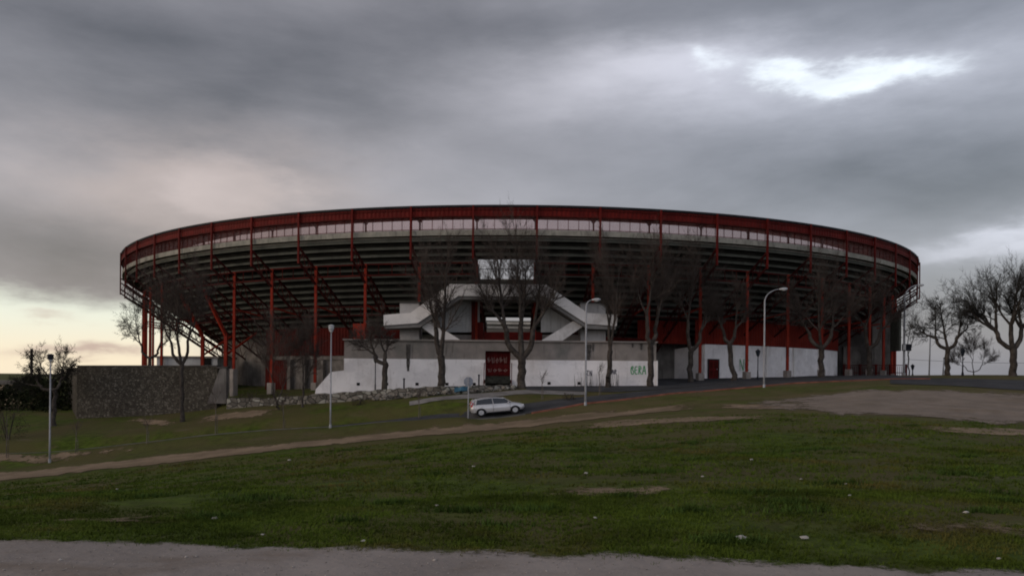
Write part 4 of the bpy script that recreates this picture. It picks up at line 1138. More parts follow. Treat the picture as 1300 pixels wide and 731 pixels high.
# ------------------------------------------------------------------ trees
def seg_mesh(name, segs, m_, parent, n=4):
    if not segs: return None
    A = np.array([s[0] for s in segs]); B = np.array([s[1] for s in segs]); ra = np.array([s[2] for s in segs]); rb = np.array([s[3] for s in segs])
    D_ = B - A; L = np.linalg.norm(D_, axis=1, keepdims=True); D_ = D_ / np.maximum(L, 1e-6)
    up = np.where(np.abs(D_[:, 2:3]) < .9, np.array([[0, 0, 1.0]]), np.array([[1.0, 0, 0]]))
    s1 = np.cross(D_, up); s1 /= np.linalg.norm(s1, axis=1, keepdims=True); s2 = np.cross(s1, D_)
    A = A - D_ * ra[:, None] * .4
    rows = []
    for k in range(n):
        a = 2 * math.pi * k / n; o = s1 * math.cos(a) + s2 * math.sin(a); rows.append(A + o * ra[:, None])
    for k in range(n):
        a = 2 * math.pi * k / n; o = s1 * math.cos(a) + s2 * math.sin(a); rows.append(B + o * rb[:, None])
    V = np.stack(rows, 1).reshape(-1, 3); base = np.arange(len(segs))[:, None] * 2 * n
    Q = np.concatenate([np.concatenate([base + k, base + (k + 1) % n, base + n + (k + 1) % n, base + n + k], 1) for k in range(n)], 0)
    return fast_mesh(name, V, Q, m_, parent, smooth=n > 4)


def rvec(rs, s=1.0): return Vector((rs.gauss(0, s), rs.gauss(0, s), rs.gauss(0, s)))


def branch(rs, out, p, d, L, r, depth, spec, trunk_out=None):
    """one wandering limb that carries side shoots; depth counts down to twigs"""
    nseg = max(3, int(L / spec['seg'])) if depth > 0 else 3
    q = Vector(p); dd = Vector(d).normalized(); rr = r; pts = [(Vector(q), rr, Vector(dd))]
    for i in range(nseg):
        dd = (dd + rvec(rs, spec['wob']) + Vector((0, 0, spec['up'] * (1.0 if depth else .7)))).normalized()
        q2 = q + dd * (L / nseg); r2 = r * (1 - (i + 1) / nseg * (.62 if depth else .75))
        (trunk_out if (trunk_out is not None) else out).append((tuple(q), tuple(q2), rr, r2)); q, rr = q2, r2
        pts.append((Vector(q), rr, Vector(dd)))
    if depth <= 0: return
    nb = spec['nb'][min(depth, len(spec['nb']) - 1)]
    for j in range(nb):
        f = spec['start'] + (1 - spec['start']) * ((j + rs.random()) / nb); k = min(int(f * nseg), nseg - 1); b = pts[k + 1] if rs.random() < .5 else pts[max(k, 1)]
        side = b[2].cross(rvec(rs)).normalized(); ang = rs.uniform(*spec['ang'])
        nd = (b[2] * math.cos(ang) + side * math.sin(ang)).normalized()
        nl = L * rs.uniform(*spec['len']) * (1.1 - .45 * f)
        branch(rs, out, b[0], nd, nl, max(b[1] * rs.uniform(.45, .62), spec['rmin']), depth - 1, spec)
    branch(rs, out, q, dd, L * .5, max(rr * .9, spec['rmin']), depth - 1, spec)


SP_STREET = dict(seg=.45, wob=.13, up=.06, nb=[0, 7, 8, 7], start=.2, ang=(.35, .95), len=(.42, .68), rmin=.011)
SP_SHOOT = dict(seg=.45, wob=.12, up=.06, nb=[0, 8, 9, 7], start=.08, ang=(.25, .8), len=(.42, .72), rmin=.0085)
SP_WIDE = dict(seg=.45, wob=.17, up=.02, nb=[0, 8, 8, 7], start=.25, ang=(.45, 1.1), len=(.45, .68), rmin=.011)


def tree(name, px, d, py_base, trunk_px, limbs, label, group=None, spec=SP_STREET, seed=1, r0=.2, depth=2, crown_top=None, pale=False, lean=0.0, twig='twig', fork_py=None, wig=.05, dens=1.0):
    """limbs: list of (end_px, end_py, dy) for the main limbs, from the fork upward"""
    rs = random.Random(seed)
    base = P(px, py_base, d); gz = h(base.x, base.y)
    if abs(gz - base.z) < 1.2: base.z = gz
    root = empty(name, base); fork = P(px + lean, fork_py, d) - base
    tr = []; n = 7; q = Vector((0, 0, -.15)); rr = r0 * 1.35
    for i in range(n):
        f = (i + 1) / n; t_ = fork * f + Vector((rs.gauss(0, wig), rs.gauss(0, wig), 0)) * (1 if i < n - 1 else .3)
        r2 = r0 * (1.0 - .12 * f) * (1.12 if i == n - 1 else 1)
        tr.append((tuple(q), tuple(t_), rr, r2)); q, rr = t_, r2
    cr = []
    ends = sorted(limbs); groups = []; nst = 2 if len(ends) <= 4 else 3
    if len(ends) <= 2: groups = [[e_] for e_ in ends]
    else:
        per = len(ends) / nst; groups = [ends[int(round(k * per)):int(round((k + 1) * per))] for k in range(nst)]
    jobs = []; fork_q = Vector(q)
    for gset in groups:
        if not gset: continue
        tgt = Vector((0, 0, 0))
        for ex, ey, yd in gset: tgt += P(ex, ey, d) - base + Vector((0, yd, 0))
        tgt /= len(gset); f_ = .40 if len(gset) > 1 else 0
        if f_:
            st_end = fork_q.lerp(tgt, f_); out_ = Vector(((tgt.x - fork_q.x) * .20, 0, -.15)); pA = Vector(fork_q); rad0 = r0 * .72
            for i in range(6):
                f = (i + 1) / 6; pb = fork_q.lerp(st_end, f) + out_ * math.sin(math.pi * min(f, .8)) + Vector((rs.gauss(0, .03), rs.gauss(0, .03), 0))
                r2 = r0 * (.72 - .16 * f); tr.append((tuple(pA), tuple(pb), rad0, r2)); pA, rad0 = pb, r2
            for e_ in gset: jobs.append((e_, Vector(pA), r0 * .8))
        else:
            for e_ in gset: jobs.append((e_, Vector(fork_q), r0))
    for k_, ((ex, ey, ydep), q, rbase) in enumerate(jobs):
        end = P(ex, ey, d) - base; end.y += ydep
        L = (end - q).length; dirv = (end - q).normalized()
        rl = rbase * rs.uniform(.45, .62)
        # limb first leaves sideways and then turns up towards its end
        mid = q.lerp(end, .45) + Vector(((end.x - q.x) * .18, ydep * .1, -L * .05)) + Vector((rs.gauss(0, .05), rs.gauss(0, .05), 0)) * L * .4
        pA = Vector(q); steps = 7; rad0 = rl; pts_ = []
        for i in range(steps):
            f = (i + 1) / steps; pb = q * (1 - f) ** 2 + mid * 2 * f * (1 - f) + end * f * f + Vector((rs.gauss(0, .035), rs.gauss(0, .035), rs.gauss(0, .02)))
            r2 = rl * (1 - .72 * f); tr.append((tuple(pA), tuple(pb), rad0, r2)); pts_.append((pb, r2, (pb - pA).normalized())); pA, rad0 = pb, r2
        nb = int((spec['nb'][-1] + 9) * dens)
        for j in range(nb):
            f = .18 + .82 * (j + rs.random()) / nb; b = pts_[min(int(f * steps), steps - 1)]
            side = b[2].cross(rvec(rs)).normalized(); ang = rs.uniform(*spec['ang']); nd = (b[2] * math.cos(ang) + side * math.sin(ang)).normalized()
            branch(rs, cr, b[0], nd, min(L * rs.uniform(.32, .62), 3.8 * rs.uniform(.5, 1)), max(b[1] * rs.uniform(.4, .6), .014), depth, spec)
        branch(rs, cr, pA, pts_[-1][2], min(L * .3, 1.6), rad0, depth, spec)
    seg_mesh('trunk', tr, M['bark_pale' if pale else 'bark'], root, 8)
    seg_mesh('crown', cr, M[twig], root, 3)
    tag(root, label, 'tree', group)
    return root


GR = 'bare trees in front of the stadium'
tree('bare_tree', 662, 71, 491, 0, [(608, 362, 0), (632, 330, .8), (655, 322, -1.0), (686, 335, .8), (704, 365, -.6), (668, 345, 2.0)], 'largest bare tree, thick forked trunk right of the red gate', GR, SP_SHOOT, 3, .38, 2, fork_py=455, lean=0)
tree('bare_tree', 561, 70, 490, 0, [(540, 345, .3), (568, 335, -.6), (553, 372, 1.0)], 'bare tree with thick trunk before the left stair flight', GR, SP_SHOOT, 5, .34, 2, fork_py=452, lean=-1)
tree('pollarded_tree', 486, 69, 495, 0, [(452, 430, .4), (470, 425, -.4), (494, 432, .3), (478, 415, 1)], 'short pollarded tree with knuckled limbs beside the black lantern', GR, SP_STREET, 8, .26, 2, fork_py=462, lean=4)
tree('bare_tree', 772, 71.6, 486, 0, [(765, 340, .5), (785, 345, -.6), (778, 380, 1)], 'slender bending bare tree right of the tall silver lamp post', GR, SP_SHOOT, 13, .24, 2, fork_py=445, lean=3, wig=.1)
tree('bare_tree', 826, 71.8, 484, 0, [(805, 345, .5), (828, 330, -.8), (850, 340, .8), (838, 360, 2)], 'tall bare tree at the right end of the green graffiti', GR, SP_SHOOT, 17, .29, 2, fork_py=440)
tree('bare_tree', 877, 76, 482, 0, [(858, 352, .5), (880, 340, -.8), (905, 355, .8), (903, 392, 0)], 'bare tree with low fork left of the red annex door', GR, SP_SHOOT, 19, .27, 2, fork_py=446)
tree('pollarded_tree', 931, 76, 481, 0, [(908, 385, .3), (935, 370, -.4), (950, 395, .5), (917, 400, 1)], 'crooked pollarded tree right of the red annex door', GR, SP_SHOOT, 23, .26, 2, fork_py=436, lean=-5, wig=.09)
tree('bare_tree', 1043, 79, 479, 0, [(1008, 375, .6), (1035, 358, -.8), (1062, 362, .8), (1080, 385, -.5), (1020, 395, 1.5)], 'broad bare tree before the right part of the annex wall', GR, SP_SHOOT, 29, .30, 2, fork_py=442)
tree('bare_tree', 1104, 82, 478, 0, [(1082, 380, .6), (1105, 368, -.8), (1126, 375, .8), (1138, 395, 0)], 'bare tree at the right end of the stadium among red columns', GR, SP_SHOOT, 31, .28, 2, fork_py=442)
tree('bare_tree', 232, 68, 524, 0, [(192, 375, .6), (215, 368, -.8), (240, 366, .8), (258, 372, -.6), (205, 395, 1.5), (238, 385, -2)], 'bare tree with fine grey crown standing before the tall stone wall', GR, SP_SHOOT, 37, .2, 2, fork_py=463, lean=-1)
tree('bare_tree', 190, 90, 480, 0, [(160, 415, .6), (175, 395, -.8), (205, 400, .8), (222, 425, 0)], 'bare tree growing behind the tall stone wall', GR, SP_WIDE, 41, .2, 2, fork_py=455, twig='twig_dark')
tree('bare_tree', 353, 67.6, 531, 0, [(333, 445, .3), (350, 425, -.4), (368, 440, .3)], 'small dark bare tree on the grass bank below the columns', GR, SP_SHOOT, 43, .09, 2, fork_py=511, lean=-1)
tree('bare_tree', 384, 67.8, 526, 0, [(380, 430, .3), (392, 425, -.3), (398, 455, .3)], 'thin upright bare tree left of the white plinth', GR, SP_SHOOT, 47, .10, 2, fork_py=490, lean=1)
GL = 'bare trees at the edges of the site'
tree('bare_tree', 69, 71, 546, 0, [(38, 470, .5), (55, 455, -.8), (75, 452, .8), (90, 468, 0), (22, 485, .5), (62, 475, 2)], 'rounded bare tree among dark shrubs left of the stone wall', GL, SP_WIDE, 53, .2, 2, fork_py=495, twig='twig_dark')
tree('bare_tree', 1286, 72, 475, 0, [(1238, 382, .5), (1252, 370, -1.5), (1268, 362, 1.4), (1285, 358, -.8), (1300, 362, 1.2), (1318, 372, -1), (1335, 385, .5), (1226, 392, -.5), (1298, 375, 2.4), (1262, 385, 2.4), (1276, 378, -2.4)], 'large bare tree at the right edge on the crest', GL, SP_SHOOT, 59, .32, 2, fork_py=443, twig='twig_dark', dens=.75)
tree('bare_tree', 1203, 77, 477, 0, [(1166, 415, .5), (1182, 398, -.8), (1200, 390, .8), (1220, 395, 0), (1236, 406, .5)], 'bare tree with flat clumped crown near the small black lantern', GL, SP_WIDE, 61, .25, 2, fork_py=443, twig='twig_dark')
tree('bare_tree', 1236, 110, 478, 0, [(1218, 447, .5), (1226, 438, -.8), (1240, 435, .8), (1252, 442, 0), (1262, 455, .4), (1212, 458, .2)], 'distant small bare tree between the two large ones at the right', GL, SP_SHOOT, 67, .085, 2, fork_py=472, twig='twig', wig=.02)
tree('bare_tree', 1153, 105, 477, 0, [(1146, 400, .3), (1158, 390, -.4), (1164, 410, .3)], 'thin upright bare tree just beyond the stadium at the right', GL, SP_SHOOT, 71, .09, 1, fork_py=450)
# young staked trees
SAP = [(9, 57, 588, 515, 'young staked tree at the far left edge'), (97, 57, 577, 530, 'thin young tree before the end of the tall stone wall'), (187, 57.5, 573, 525, 'thin young tree on the bank below the stone wall'),
       (274, 58, 561, 490, 'young twiggy tree below the concrete buttress'), (360, 60, 553, 500, 'thin staked sapling left of the second lamp post'), (532, 62, 535, 496, 'thin sapling on the bank left of the road sign'),
       (688, 64.5, 508, 470, 'bare sapling on the grass island right of the car'), (761, 66, 503, 462, 'thin sapling on the grass right of the tall lamp post')]
for i, (a, d, yb, yt, lb) in enumerate(SAP):
    rs = random.Random(100 + i); base = G(a, d); root = empty('sapling', base); H_ = P(a, yt, d).z - base.z
    tr = [((0, 0, -.1), (.02, 0, H_ * .45), .035, .028), ((.02, 0, H_ * .45), (0, .02, H_ * .8), .028, .015)]
    cr = []
    for k in range(7):
        z0 = H_ * rs.uniform(.45, .75); an = rs.uniform(0, 6.28)
        branch(rs, cr, Vector((0, 0, z0)), Vector((math.cos(an) * .5, math.sin(an) * .5, 1)), H_ * .28, .013, 1, SP_SHOOT)
    seg_mesh('trunk', tr, M['bark_pale'], root, 6); seg_mesh('crown', cr, M['twig'], root, 3)
    mb = MB(); mb.tube([(.12, .05, -.1), (.12, .05, H_ * .42)], .022, 6); mb.box((.06, .03, H_ * .36), (.16, .05, .05)); mb.build('stake', M['bark_pale'], root)
    tag(root, lb, 'sapling', 'young trees staked along the bank')


def bush(name, c, size, n, m_, label, seed, leaf=.16, group=None, cat='bush'):
    r_ = np.random.default_rng(seed)
    v = r_.normal(size=(n, 3)); v /= np.linalg.norm(v, axis=1, keepdims=True); rad = r_.uniform(.35, 1, n) ** .5
    lump = 1 + .28 * np.sin(v[:, 0] * 5 + seed) * np.cos(v[:, 2] * 4 + seed * 2)
    ctr = v * (rad * lump)[:, None] * np.array(size); ctr[:, 2] = np.maximum(ctr[:, 2], -size[2] * .6)
    a = r_.normal(size=(n, 3)); a /= np.linalg.norm(a, axis=1, keepdims=True); b = np.cross(a, r_.normal(size=(n, 3))); b /= np.linalg.norm(b, axis=1, keepdims=True)
    s_ = r_.uniform(.5, 1.2, n)[:, None] * leaf
    V = np.stack([ctr - a * s_, ctr + b * s_ * .5, ctr + a * s_, ctr - b * s_ * .5], 1).reshape(-1, 3)
    root = empty(name, (c.x, c.y, c.z - size[2] * .6))
    o = fast_mesh('foliage', V, np.arange(len(V)).reshape(-1, 4), m_, root); o.location = (0, 0, size[2] * .6)
    rs = random.Random(seed); tr = []
    for k in range(6):
        an = rs.uniform(0, 6.28); tr.append(((0, 0, -.2), (math.cos(an) * size[0] * .5, math.sin(an) * size[1] * .5, size[2] * 1.1), .05, .02))
    seg_mesh('stem', tr, M['bark'], root, 4)
    tag(root, label, cat, group)


GB = 'dark shrubs left of the stone wall'
bush('shrub', P(80, 512, 84), (3.2, 3, 3.2), 2600, M['hedge'], 'dark dense shrub touching the left end of the stone wall', 1, .22, GB)
bush('shrub', P(48, 516, 86), (3.4, 3, 3.6), 2600, M['hedge'], 'dark shrub behind the round bare tree at left', 2, .22, GB)
bush('shrub', P(14, 518, 88), (4.0, 3, 2.8), 2600, M['hedge'], 'dark shrub in front of the beige building', 3, .22, GB)
bush('shrub', P(-25, 518, 86), (4.0, 3, 3.0), 2000, M['hedge'], 'dark shrub at the left edge of the view', 4, .22, GB)
bush('shrub', P(64, 498, 92), (6.0, 3, 1.6), 2400, M['hedge'], 'flat-topped dark hedge behind the round bare tree', 6, .22, GB)
bush('dry_bush', P(10, 540, 66), (1.6, 1.2, 2.2), 1300, M['bush'], 'grey brown dry bush at the far left edge', 5, .07)
rs = random.Random(5)
for i, (a, d, s_, lb) in enumerate([(320, 71.6, 1.0, 'reddish brown dry bush below the red sheeting at left'), (352, 71.2, .8, 'small dry bush behind the small dark tree'), (455, 66.5, .5, 'low dry weeds left of the pollarded tree'), (722, 63.6, .5, 'low scrub on the grass island beside the lamp post')]):
    g = G(a, d, .4 * s_); bush('dry_bush', g, (1.2 * s_, .8, .7 * s_), int(500 * s_), M['bush'], lb, 20 + i, .06)
# weeds by the white wall
root = empty('weeds', G(757, 72.4)); cr = []
for k in range(60):
    x_ = rs.uniform(-2.0, 2.2); z_ = rs.uniform(.5, 1.5)
    cr.append(((x_, rs.uniform(-.2, .2), -.05), (x_ + rs.gauss(0, .1), 0, z_), .015, .006))
seg_mesh('stem', cr, M['twig_dark'], root, 3); tag(root, 'dry upright weeds at the foot of the white plinth', 'weeds')

# ------------------------------------------------------------------ lamp posts, lanterns, sign
def lamp_post(px, d, py_top, label, kind='ball', arm_px=0, arm_py=0, r0=.085, group=None):
    g = G(px, d); root = empty('street_lamp', g); H_ = P(px, py_top, d).z - g.z
    mb = MB()
    if kind == 'goose':
        e = P(arm_px, arm_py, d) - g; e.y = 0; bend = min(1.7, abs(e.x) * .62 + .1); pts = [(0, 0, -.2), (0, 0, 1.2), (0, 0, H_ - bend)]
        for k in range(1, 9):
            f = k / 8 * math.pi / 2; pts.append(((1 - math.cos(f)) * e.x * .92, 0, H_ - bend + math.sin(f) * (e.z - H_ + bend)))
        mb.tube(pts, [r0 * 1.2, r0 * 1.1, r0 * .85] + [r0 * .7 - k * .003 for k in range(8)], 10)
        mb.build('pole', M['galv'], root, True)
        mb = MB(); sgn = 1 if e.x > 0 else -1; hx = e.x * .92
        mb.tube([(hx - sgn * .12, 0, e.z - .01), (hx + sgn * .08, 0, e.z + .01), (hx + sgn * .35, 0, e.z + .03), (hx + sgn * .55, 0, e.z + .03)], [.05, .09, .11, .06], 10); mb.build('lamp_head', M['lamp_head'], root, True)
        mb = MB(); mb.tube([(hx + sgn * .08, 0, e.z - .05), (hx + sgn * .28, 0, e.z - .07), (hx + sgn * .45, 0, e.z - .03)], [.05, .08, .05], 8); mb.build('lens', M['lamp_glass'], root, True)
    else:
        mb.tube([(0, 0, -.2), (0, 0, 1.4), (0, 0, H_ - .55)], [r0 * 1.15, r0, r0 * .68], 10); mb.build('pole', M['galv'], root, True)
        mb = MB(); mb.tube([(0, 0, H_ - .6), (0, 0, H_ - .5), (0, 0, H_ - .42)], [.07, .1, .17], 12); mb.build('collar', M['lamp_head'], root, True)
        mb = MB(); mb.tube([(0, 0, H_ - .42), (0, 0, H_ - .3), (0, 0, H_ - .12)], [.14, .21, .20], 14); mb.build('lens', M['lamp_glass'] if kind == 'ball' else M['black_iron'], root, True)
        mb = MB(); mb.tube([(0, 0, H_ - .12), (0, 0, H_ - .06), (0, 0, H_)], [.235, .22, .07], 14); mb.build('lamp_head', M['lamp_head'] if kind == 'ball' else M['black_iron'], root, True)
    mb = MB(); mb.tube([(0, 0, -.15), (0, 0, .28)], [r0 * 1.7, r0 * 1.5], 10); mb.build('base', M['galv'], root)
    tag(root, label, 'street lamp', 'tall silver street lamps')


lamp_post(64, 56, 449, 'tall silver lamp post furthest left, with a dark round head', 'dark', r0=.062)
lamp_post(420, 58, 412, 'tall silver lamp post with pale round head on the grass bank', 'ball', r0=.062)
lamp_post(743.5, 60.3, 381, 'tall silver lamp post with short arm before the right stair flight', 'goose', 754, 380.5, r0=.07)
lamp_post(970, 65.3, 368, 'silver lamp post with curved gooseneck arm by the kerb', 'goose', 993, 367, r0=.07)
lamp_post(1147.5, 84, 366, 'grey lamp post with arm at the right end of the stadium', 'goose', 1168, 362, r0=.11)
g = G(1147.5, 84); root = empty('control_box', (g.x, g.y - .2, 0)); mb = MB(); z_ = P(1148, 441, 84).z
mb.box((.12, -.1, z_), (.9, .3, .72)); bevel(mb.build('casing', M['black_iron'], root), .04); mb = MB(); mb.box((-.2, -.27, z_), (.28, .04, .6)); mb.build('panel', M['lamp_head'], root)
tag(root, 'dark box fixed on the grey lamp post at the right', 'box')


def lantern(px, d, py_top, label, scale=1.0):
    g = G(px, d); root = empty('lantern', g); H_ = P(px, py_top, d).z - g.z
    mb = MB(); mb.tube([(0, 0, -.1), (0, 0, .25), (0, 0, .35), (0, 0, .9), (0, 0, 1.0), (0, 0, H_ - .75)], [.12, .11, .07, .06, .045, .04], 8); mb.build('post', M['black_iron'], root, True)
    mb = MB(); mb.tube([(0, 0, H_ - .75), (0, 0, H_ - .68), (0, 0, H_ - .62)], [.05, .1, .13], 6); mb.tube([(0, 0, H_ - .22), (0, 0, H_ - .1), (0, 0, H_)], [.30, .14, .03], 6); mb.build('lantern_frame', M['black_iron'], root)
    mb = MB(); mb.tube([(0, 0, H_ - .62), (0, 0, H_ - .22)], [.14, .24], 6); mb.build('lamp_glass', M['glass'], root)
    tag(root, label, 'lantern', 'small black classic lanterns')


lantern(476.5, 70.6, 450, 'black lantern beside the short pollarded tree at the white plinth')
lantern(962, 76, 443, 'black lantern before the annex wall left of the gooseneck lamp')
lantern(1222, 74.5, 442, 'black lantern on the right crest between two bare trees')
lantern(1158.5, 95, 462, 'small distant black lantern at the right of the stadium')
# thin poles at right
for a, d, yt, lb in ((1179.5, 82, 424, 'thin leaning grey pole left of the clumped tree'), (1197, 84, 455, 'short thin grey pole behind the clumped tree trunk')):
    g = G(a, d); H_ = P(a, yt, d).z - g.z; root = empty('pole', g); mb = MB(); mb.tube([(0, 0, -.1), (.1, 0, H_)], [.08, .06], 8); mb.build('shaft', M['galv'], root, True)
    mb = MB(); mb.tube([(.1, 0, H_), (.1, 0, H_ + .12)], [.08, .05], 8); mb.build('cap', M['dark_cap'], root); tag(root, lb, 'pole', 'thin poles on the right crest')
mb = MB(); A_, B_ = P(1150, 456, 120), P(1420, 457, 120); mb.tube([A_.lerp(B_, f / 12) + Vector((0, 0, -.5 * math.sin(math.pi * f / 12))) for f in range(13)], .025, 5)
tag(mb.build('overhead_cable', M['black_iron']), 'thin overhead cable crossing behind the right-hand trees', 'cable')
# road sign seen from behind
g = G(596.5, 60.2); root = empty('road_sign', Vector((g.x, 58.3, h(g.x, 58.3)))); H_ = P(596.5, 478, 58.3).z - root.location.z
mb = MB(); mb.tube([(0, 0, -.2), (0, 0, H_ - .05)], [.045, .045], 8); mb.build('post', M['galv'], root)
mb = MB()
def disc(mb, r_, y0, y1, zc, n=20, rot=0):
    V = [(r_ * math.cos(2 * math.pi * k / n + rot), yy, zc + r_ * math.sin(2 * math.pi * k / n + rot)) for yy in (y0, y1) for k in range(n)]
    mb.mesh(V, [tuple(range(n)), tuple(range(2 * n - 1, n - 1, -1))] + [(k, k + n, (k + 1) % n + n, (k + 1) % n) for k in range(n)])
disc(mb, .37, .05, .07, H_ - .37, 8, math.pi / 8); recalc(mb.build('sign_plate', M['sign_back'], root)); mb = MB(); mb.box((0, .0, H_ - .25), (.3, .05, .04)); mb.box((0, 0, H_ - .5), (.3, .05, .04)); mb.build('bracket', M['galv'], root)
tag(root, 'grey-backed octagonal road sign on a post behind the silver car', 'road sign')
root.rotation_euler.z = 0
# short posts on the terrace
for a, d, lb in ((513, 69.8, 'short dark post on the terrace left of the thick tree'), (608, 70.2, 'short dark post on the terrace above the road sign')):
    g = G(a, d); root = empty('bollard', g); mb = MB(); mb.tube([(0, 0, -.1), (0, 0, 1.25)], .07, 8); mb.build('shaft', M['black_iron'], root); mb = MB(); mb.tube([(0, 0, 1.25), (0, 0, 1.32), (0, 0, 1.38)], [.1, .1, .03], 8); mb.build('cap', M['black_iron'], root)
    tag(root, lb, 'bollard', 'short dark posts on the terrace')


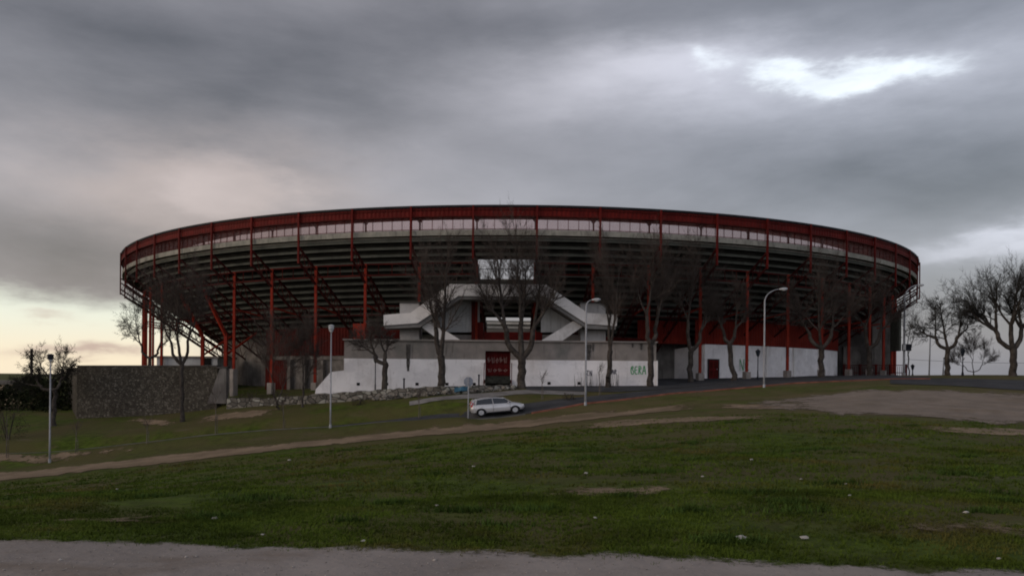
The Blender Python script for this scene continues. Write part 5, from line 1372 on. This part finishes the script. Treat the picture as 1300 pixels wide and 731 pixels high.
# ------------------------------------------------------------------ the car
def car():
    g = G(632, 60.4, .03); root = empty('parked_car', g)
    e1 = G(605, 60.3); e2 = G(660, 60.3); pitch = math.atan2(e2.z - e1.z, e2.x - e1.x)
    yaw = R(7)
    root.rotation_euler = (0, -pitch, yaw); root.scale = (1.02, 1, .89)
    root.name = 'car'
    Wd = .84
    # side profile stations along x (rear -2.02 .. front 2.02): bottom z, belt z, half width
    xs_ = [-2.02, -1.98, -1.85, -1.6, -1.3, -1.0, -.6, -.1, .4, .8, 1.1, 1.4, 1.65, 1.85, 1.97, 2.03]
    bot = [.42, .34, .27, .24, .22, .21, .20, .20, .20, .21, .22, .23, .24, .27, .33, .42]
    top = [.80, .93, .98, .99, .985, .98, .965, .955, .945, .94, .925, .88, .82, .74, .66, .56]
    hw = [.60, .70, .78, .82, .84, .845, .85, .85, .85, .845, .84, .82, .78, .70, .60, .48]
    mb = MB(); N = 9; prof = []
    for x_, b, t, w_ in zip(xs_, bot, top, hw):
        mid = b + (t - b) * .5; row = []
        for (fy, z_) in ((.0, b), (.80, b), (.97, b + .08), (1.0, mid), (.985, mid + (t - mid) * .55), (.93, t - .02), (.80, t + .012), (.4, t + .03), (0, t + .035)): row.append((x_, fy * w_, z_))
        prof.append(row)
    for sgn in (1, -1):
        V = [(p[0], p[1] * sgn, p[2]) for r_ in prof for p in r_]
        mb.mesh(V, [(i * N + k, (i + 1) * N + k, (i + 1) * N + k + 1, i * N + k + 1) for i in range(len(xs_) - 1) for k in range(N - 1)] + [tuple(range(N)), tuple((len(xs_) - 1) * N + k for k in range(N))])
    body = mb.build('body', M['silver'], root, True); recalc(body)
    es = body.modifiers.new('edge', 'EDGE_SPLIT'); es.split_angle = R(38)
    # roof and pillars
    rxs = [-1.86, -1.62, -1.2, -.6, 0, .42, .62]
    rz = [1.20, 1.40, 1.485, 1.50, 1.47, 1.40, 1.33]
    rw = [.56, .60, .63, .64, .63, .60, .57]
    mb = MB(); V = []
    for x_, z_, w_ in zip(rxs, rz, rw):
        for fy, dz in ((-1, -.06), (-.92, -.01), (-.5, .02), (0, .03), (.5, .02), (.92, -.01), (1, -.06)): V.append((x_, fy * w_, z_ + dz))
    mb.mesh(V, [(i * 7 + k, i * 7 + k + 1, (i + 1) * 7 + k + 1, (i + 1) * 7 + k) for i in range(6) for k in range(6)])
    mb.mesh([(v[0], v[1], v[2] - .03) for v in V], [(i * 7 + k, (i + 1) * 7 + k, (i + 1) * 7 + k + 1, i * 7 + k + 1) for i in range(6) for k in range(6)])
    for s_ in (-1, 1):
        mb.beam((-1.90, .70 * s_, .97), (-1.66, .585 * s_, 1.37), .07, .26); mb.beam((-1.62, .72 * s_, .97), (-1.50, .615 * s_, 1.42), .05, .20)
        mb.beam((1.10, .74 * s_, .93), (.58, .575 * s_, 1.32), .06, .07); mb.beam((-.32, .755 * s_, .95), (-.38, .63 * s_, 1.44), .04, .035)
        mb.beam((-1.6, .61 * s_, 1.42), (.55, .585 * s_, 1.37), .05, .07)
    mb.build('roof', M['silver'], root, False)
    mb = MB()
    for s_ in (-1, 1):
        mb.poly([(-1.6, .74 * s_, .96), (1.08, .755 * s_, .93), (.56, .585 * s_, 1.36), (-.4, .635 * s_, 1.45), (-1.5, .62 * s_, 1.42)][::s_])
    mb.build('side_window', M['glass'], root)
    mb = MB(); mb.poly([(1.14, -.72, .95), (1.14, .72, .95), (.60, .56, 1.34), (.60, -.56, 1.34)]); mb.build('windscreen', M['glass'], root)
    mb = MB(); mb.poly([(-1.965, .62, .99), (-1.965, -.62, .99), (-1.86, -.54, 1.19), (-1.86, .54, 1.19)]); mb.poly([(-1.87, .54, 1.18), (-1.87, -.54, 1.18), (-1.68, -.55, 1.37), (-1.68, .55, 1.37)]); mb.build('rear_window', M['glass'], root)
    mb = MB()
    for s_ in (-1, 1): mb.box((-.1, .848 * s_, .24), (2.2, .03, .1)); mb.box((-.35, .853 * s_, .6), (.015, .012, .62)); mb.box((.92, .848 * s_, .58), (.015, .012, .6))
    mb.box((2.0, 0, .36), (.08, .9, .12)); mb.box((-2.01, 0, .4), (.06, 1.0, .1)); mb.build('trim', M['trim'], root)
    for s_ in (-1, 1):
        mb = MB(); mb.box((1.84, .62 * s_, .66), (.26, .22, .13), 0); bevel(mb.build('headlight', M['head'], root), .04, 3)
        mb = MB(); mb.beam((-1.94, .70 * s_, .80), (-1.83, .645 * s_, 1.22), .11, .13); bevel(mb.build('taillight', M['tail'], root), .02)
        mb = MB(); mb.box((.80, .90 * s_, .99), (.12, .17, .13)); bevel(mb.build('mirror', M['silver'], root), .03, 3)
        for x_ in (-.22, -1.15):
            mb = MB(); mb.box((x_, .862 * s_, .80), (.17, .03, .03)); mb.build('door_handle', M['silver'], root)
        for x_ in (-1.27, 1.27):
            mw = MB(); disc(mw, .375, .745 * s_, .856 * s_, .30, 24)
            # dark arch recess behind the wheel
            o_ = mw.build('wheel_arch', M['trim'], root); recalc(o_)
            mw = MB(); n = 28
            for k in range(n):
                a0, a1 = 2 * math.pi * k / n, 2 * math.pi * (k + 1) / n
                q = []
                for a in (a0, a1):
                    for (rr_, yy) in ((.20, .872), (.29, .885), (.31, .865), (.31, .69), (.2, .69)): q.append((x_ + rr_ * math.cos(a), yy * s_, .30 + rr_ * math.sin(a)))
                mw.mesh(q, [(j, j + 1, j + 6, j + 5) for j in range(4)])
            wh = mw.build('tyre', M['tyre'], root, True); recalc(wh)
            mw = MB(); disc(mw, .20, .84 * s_, .865 * s_, .0, 20)
            for k in range(6):
                a = math.pi * 2 * k / 6; mw.beam((0, .875 * s_, 0), (.19 * math.cos(a), .875 * s_, .19 * math.sin(a)), .05, .02, up=(0, 1, 0))
            rm = recalc(mw.build('rim', M['rim'], wh)); rm.location = (x_, 0, .30)
            for ob in (o_,):
                for v in ob.data.vertices: v.co.x += x_
    mb = MB(); mb.box((-2.035, 0, .62), (.012, .5, .11)); mb.build('number_plate', M['litter'], root)
    mb = MB(); mb.box((0, 0, .32), (3.2, 1.4, .22)); mb.build('underbody', M['trim'], root)
    tag(root, 'silver hatchback driving uphill on the road beside the sign', 'car')
car()
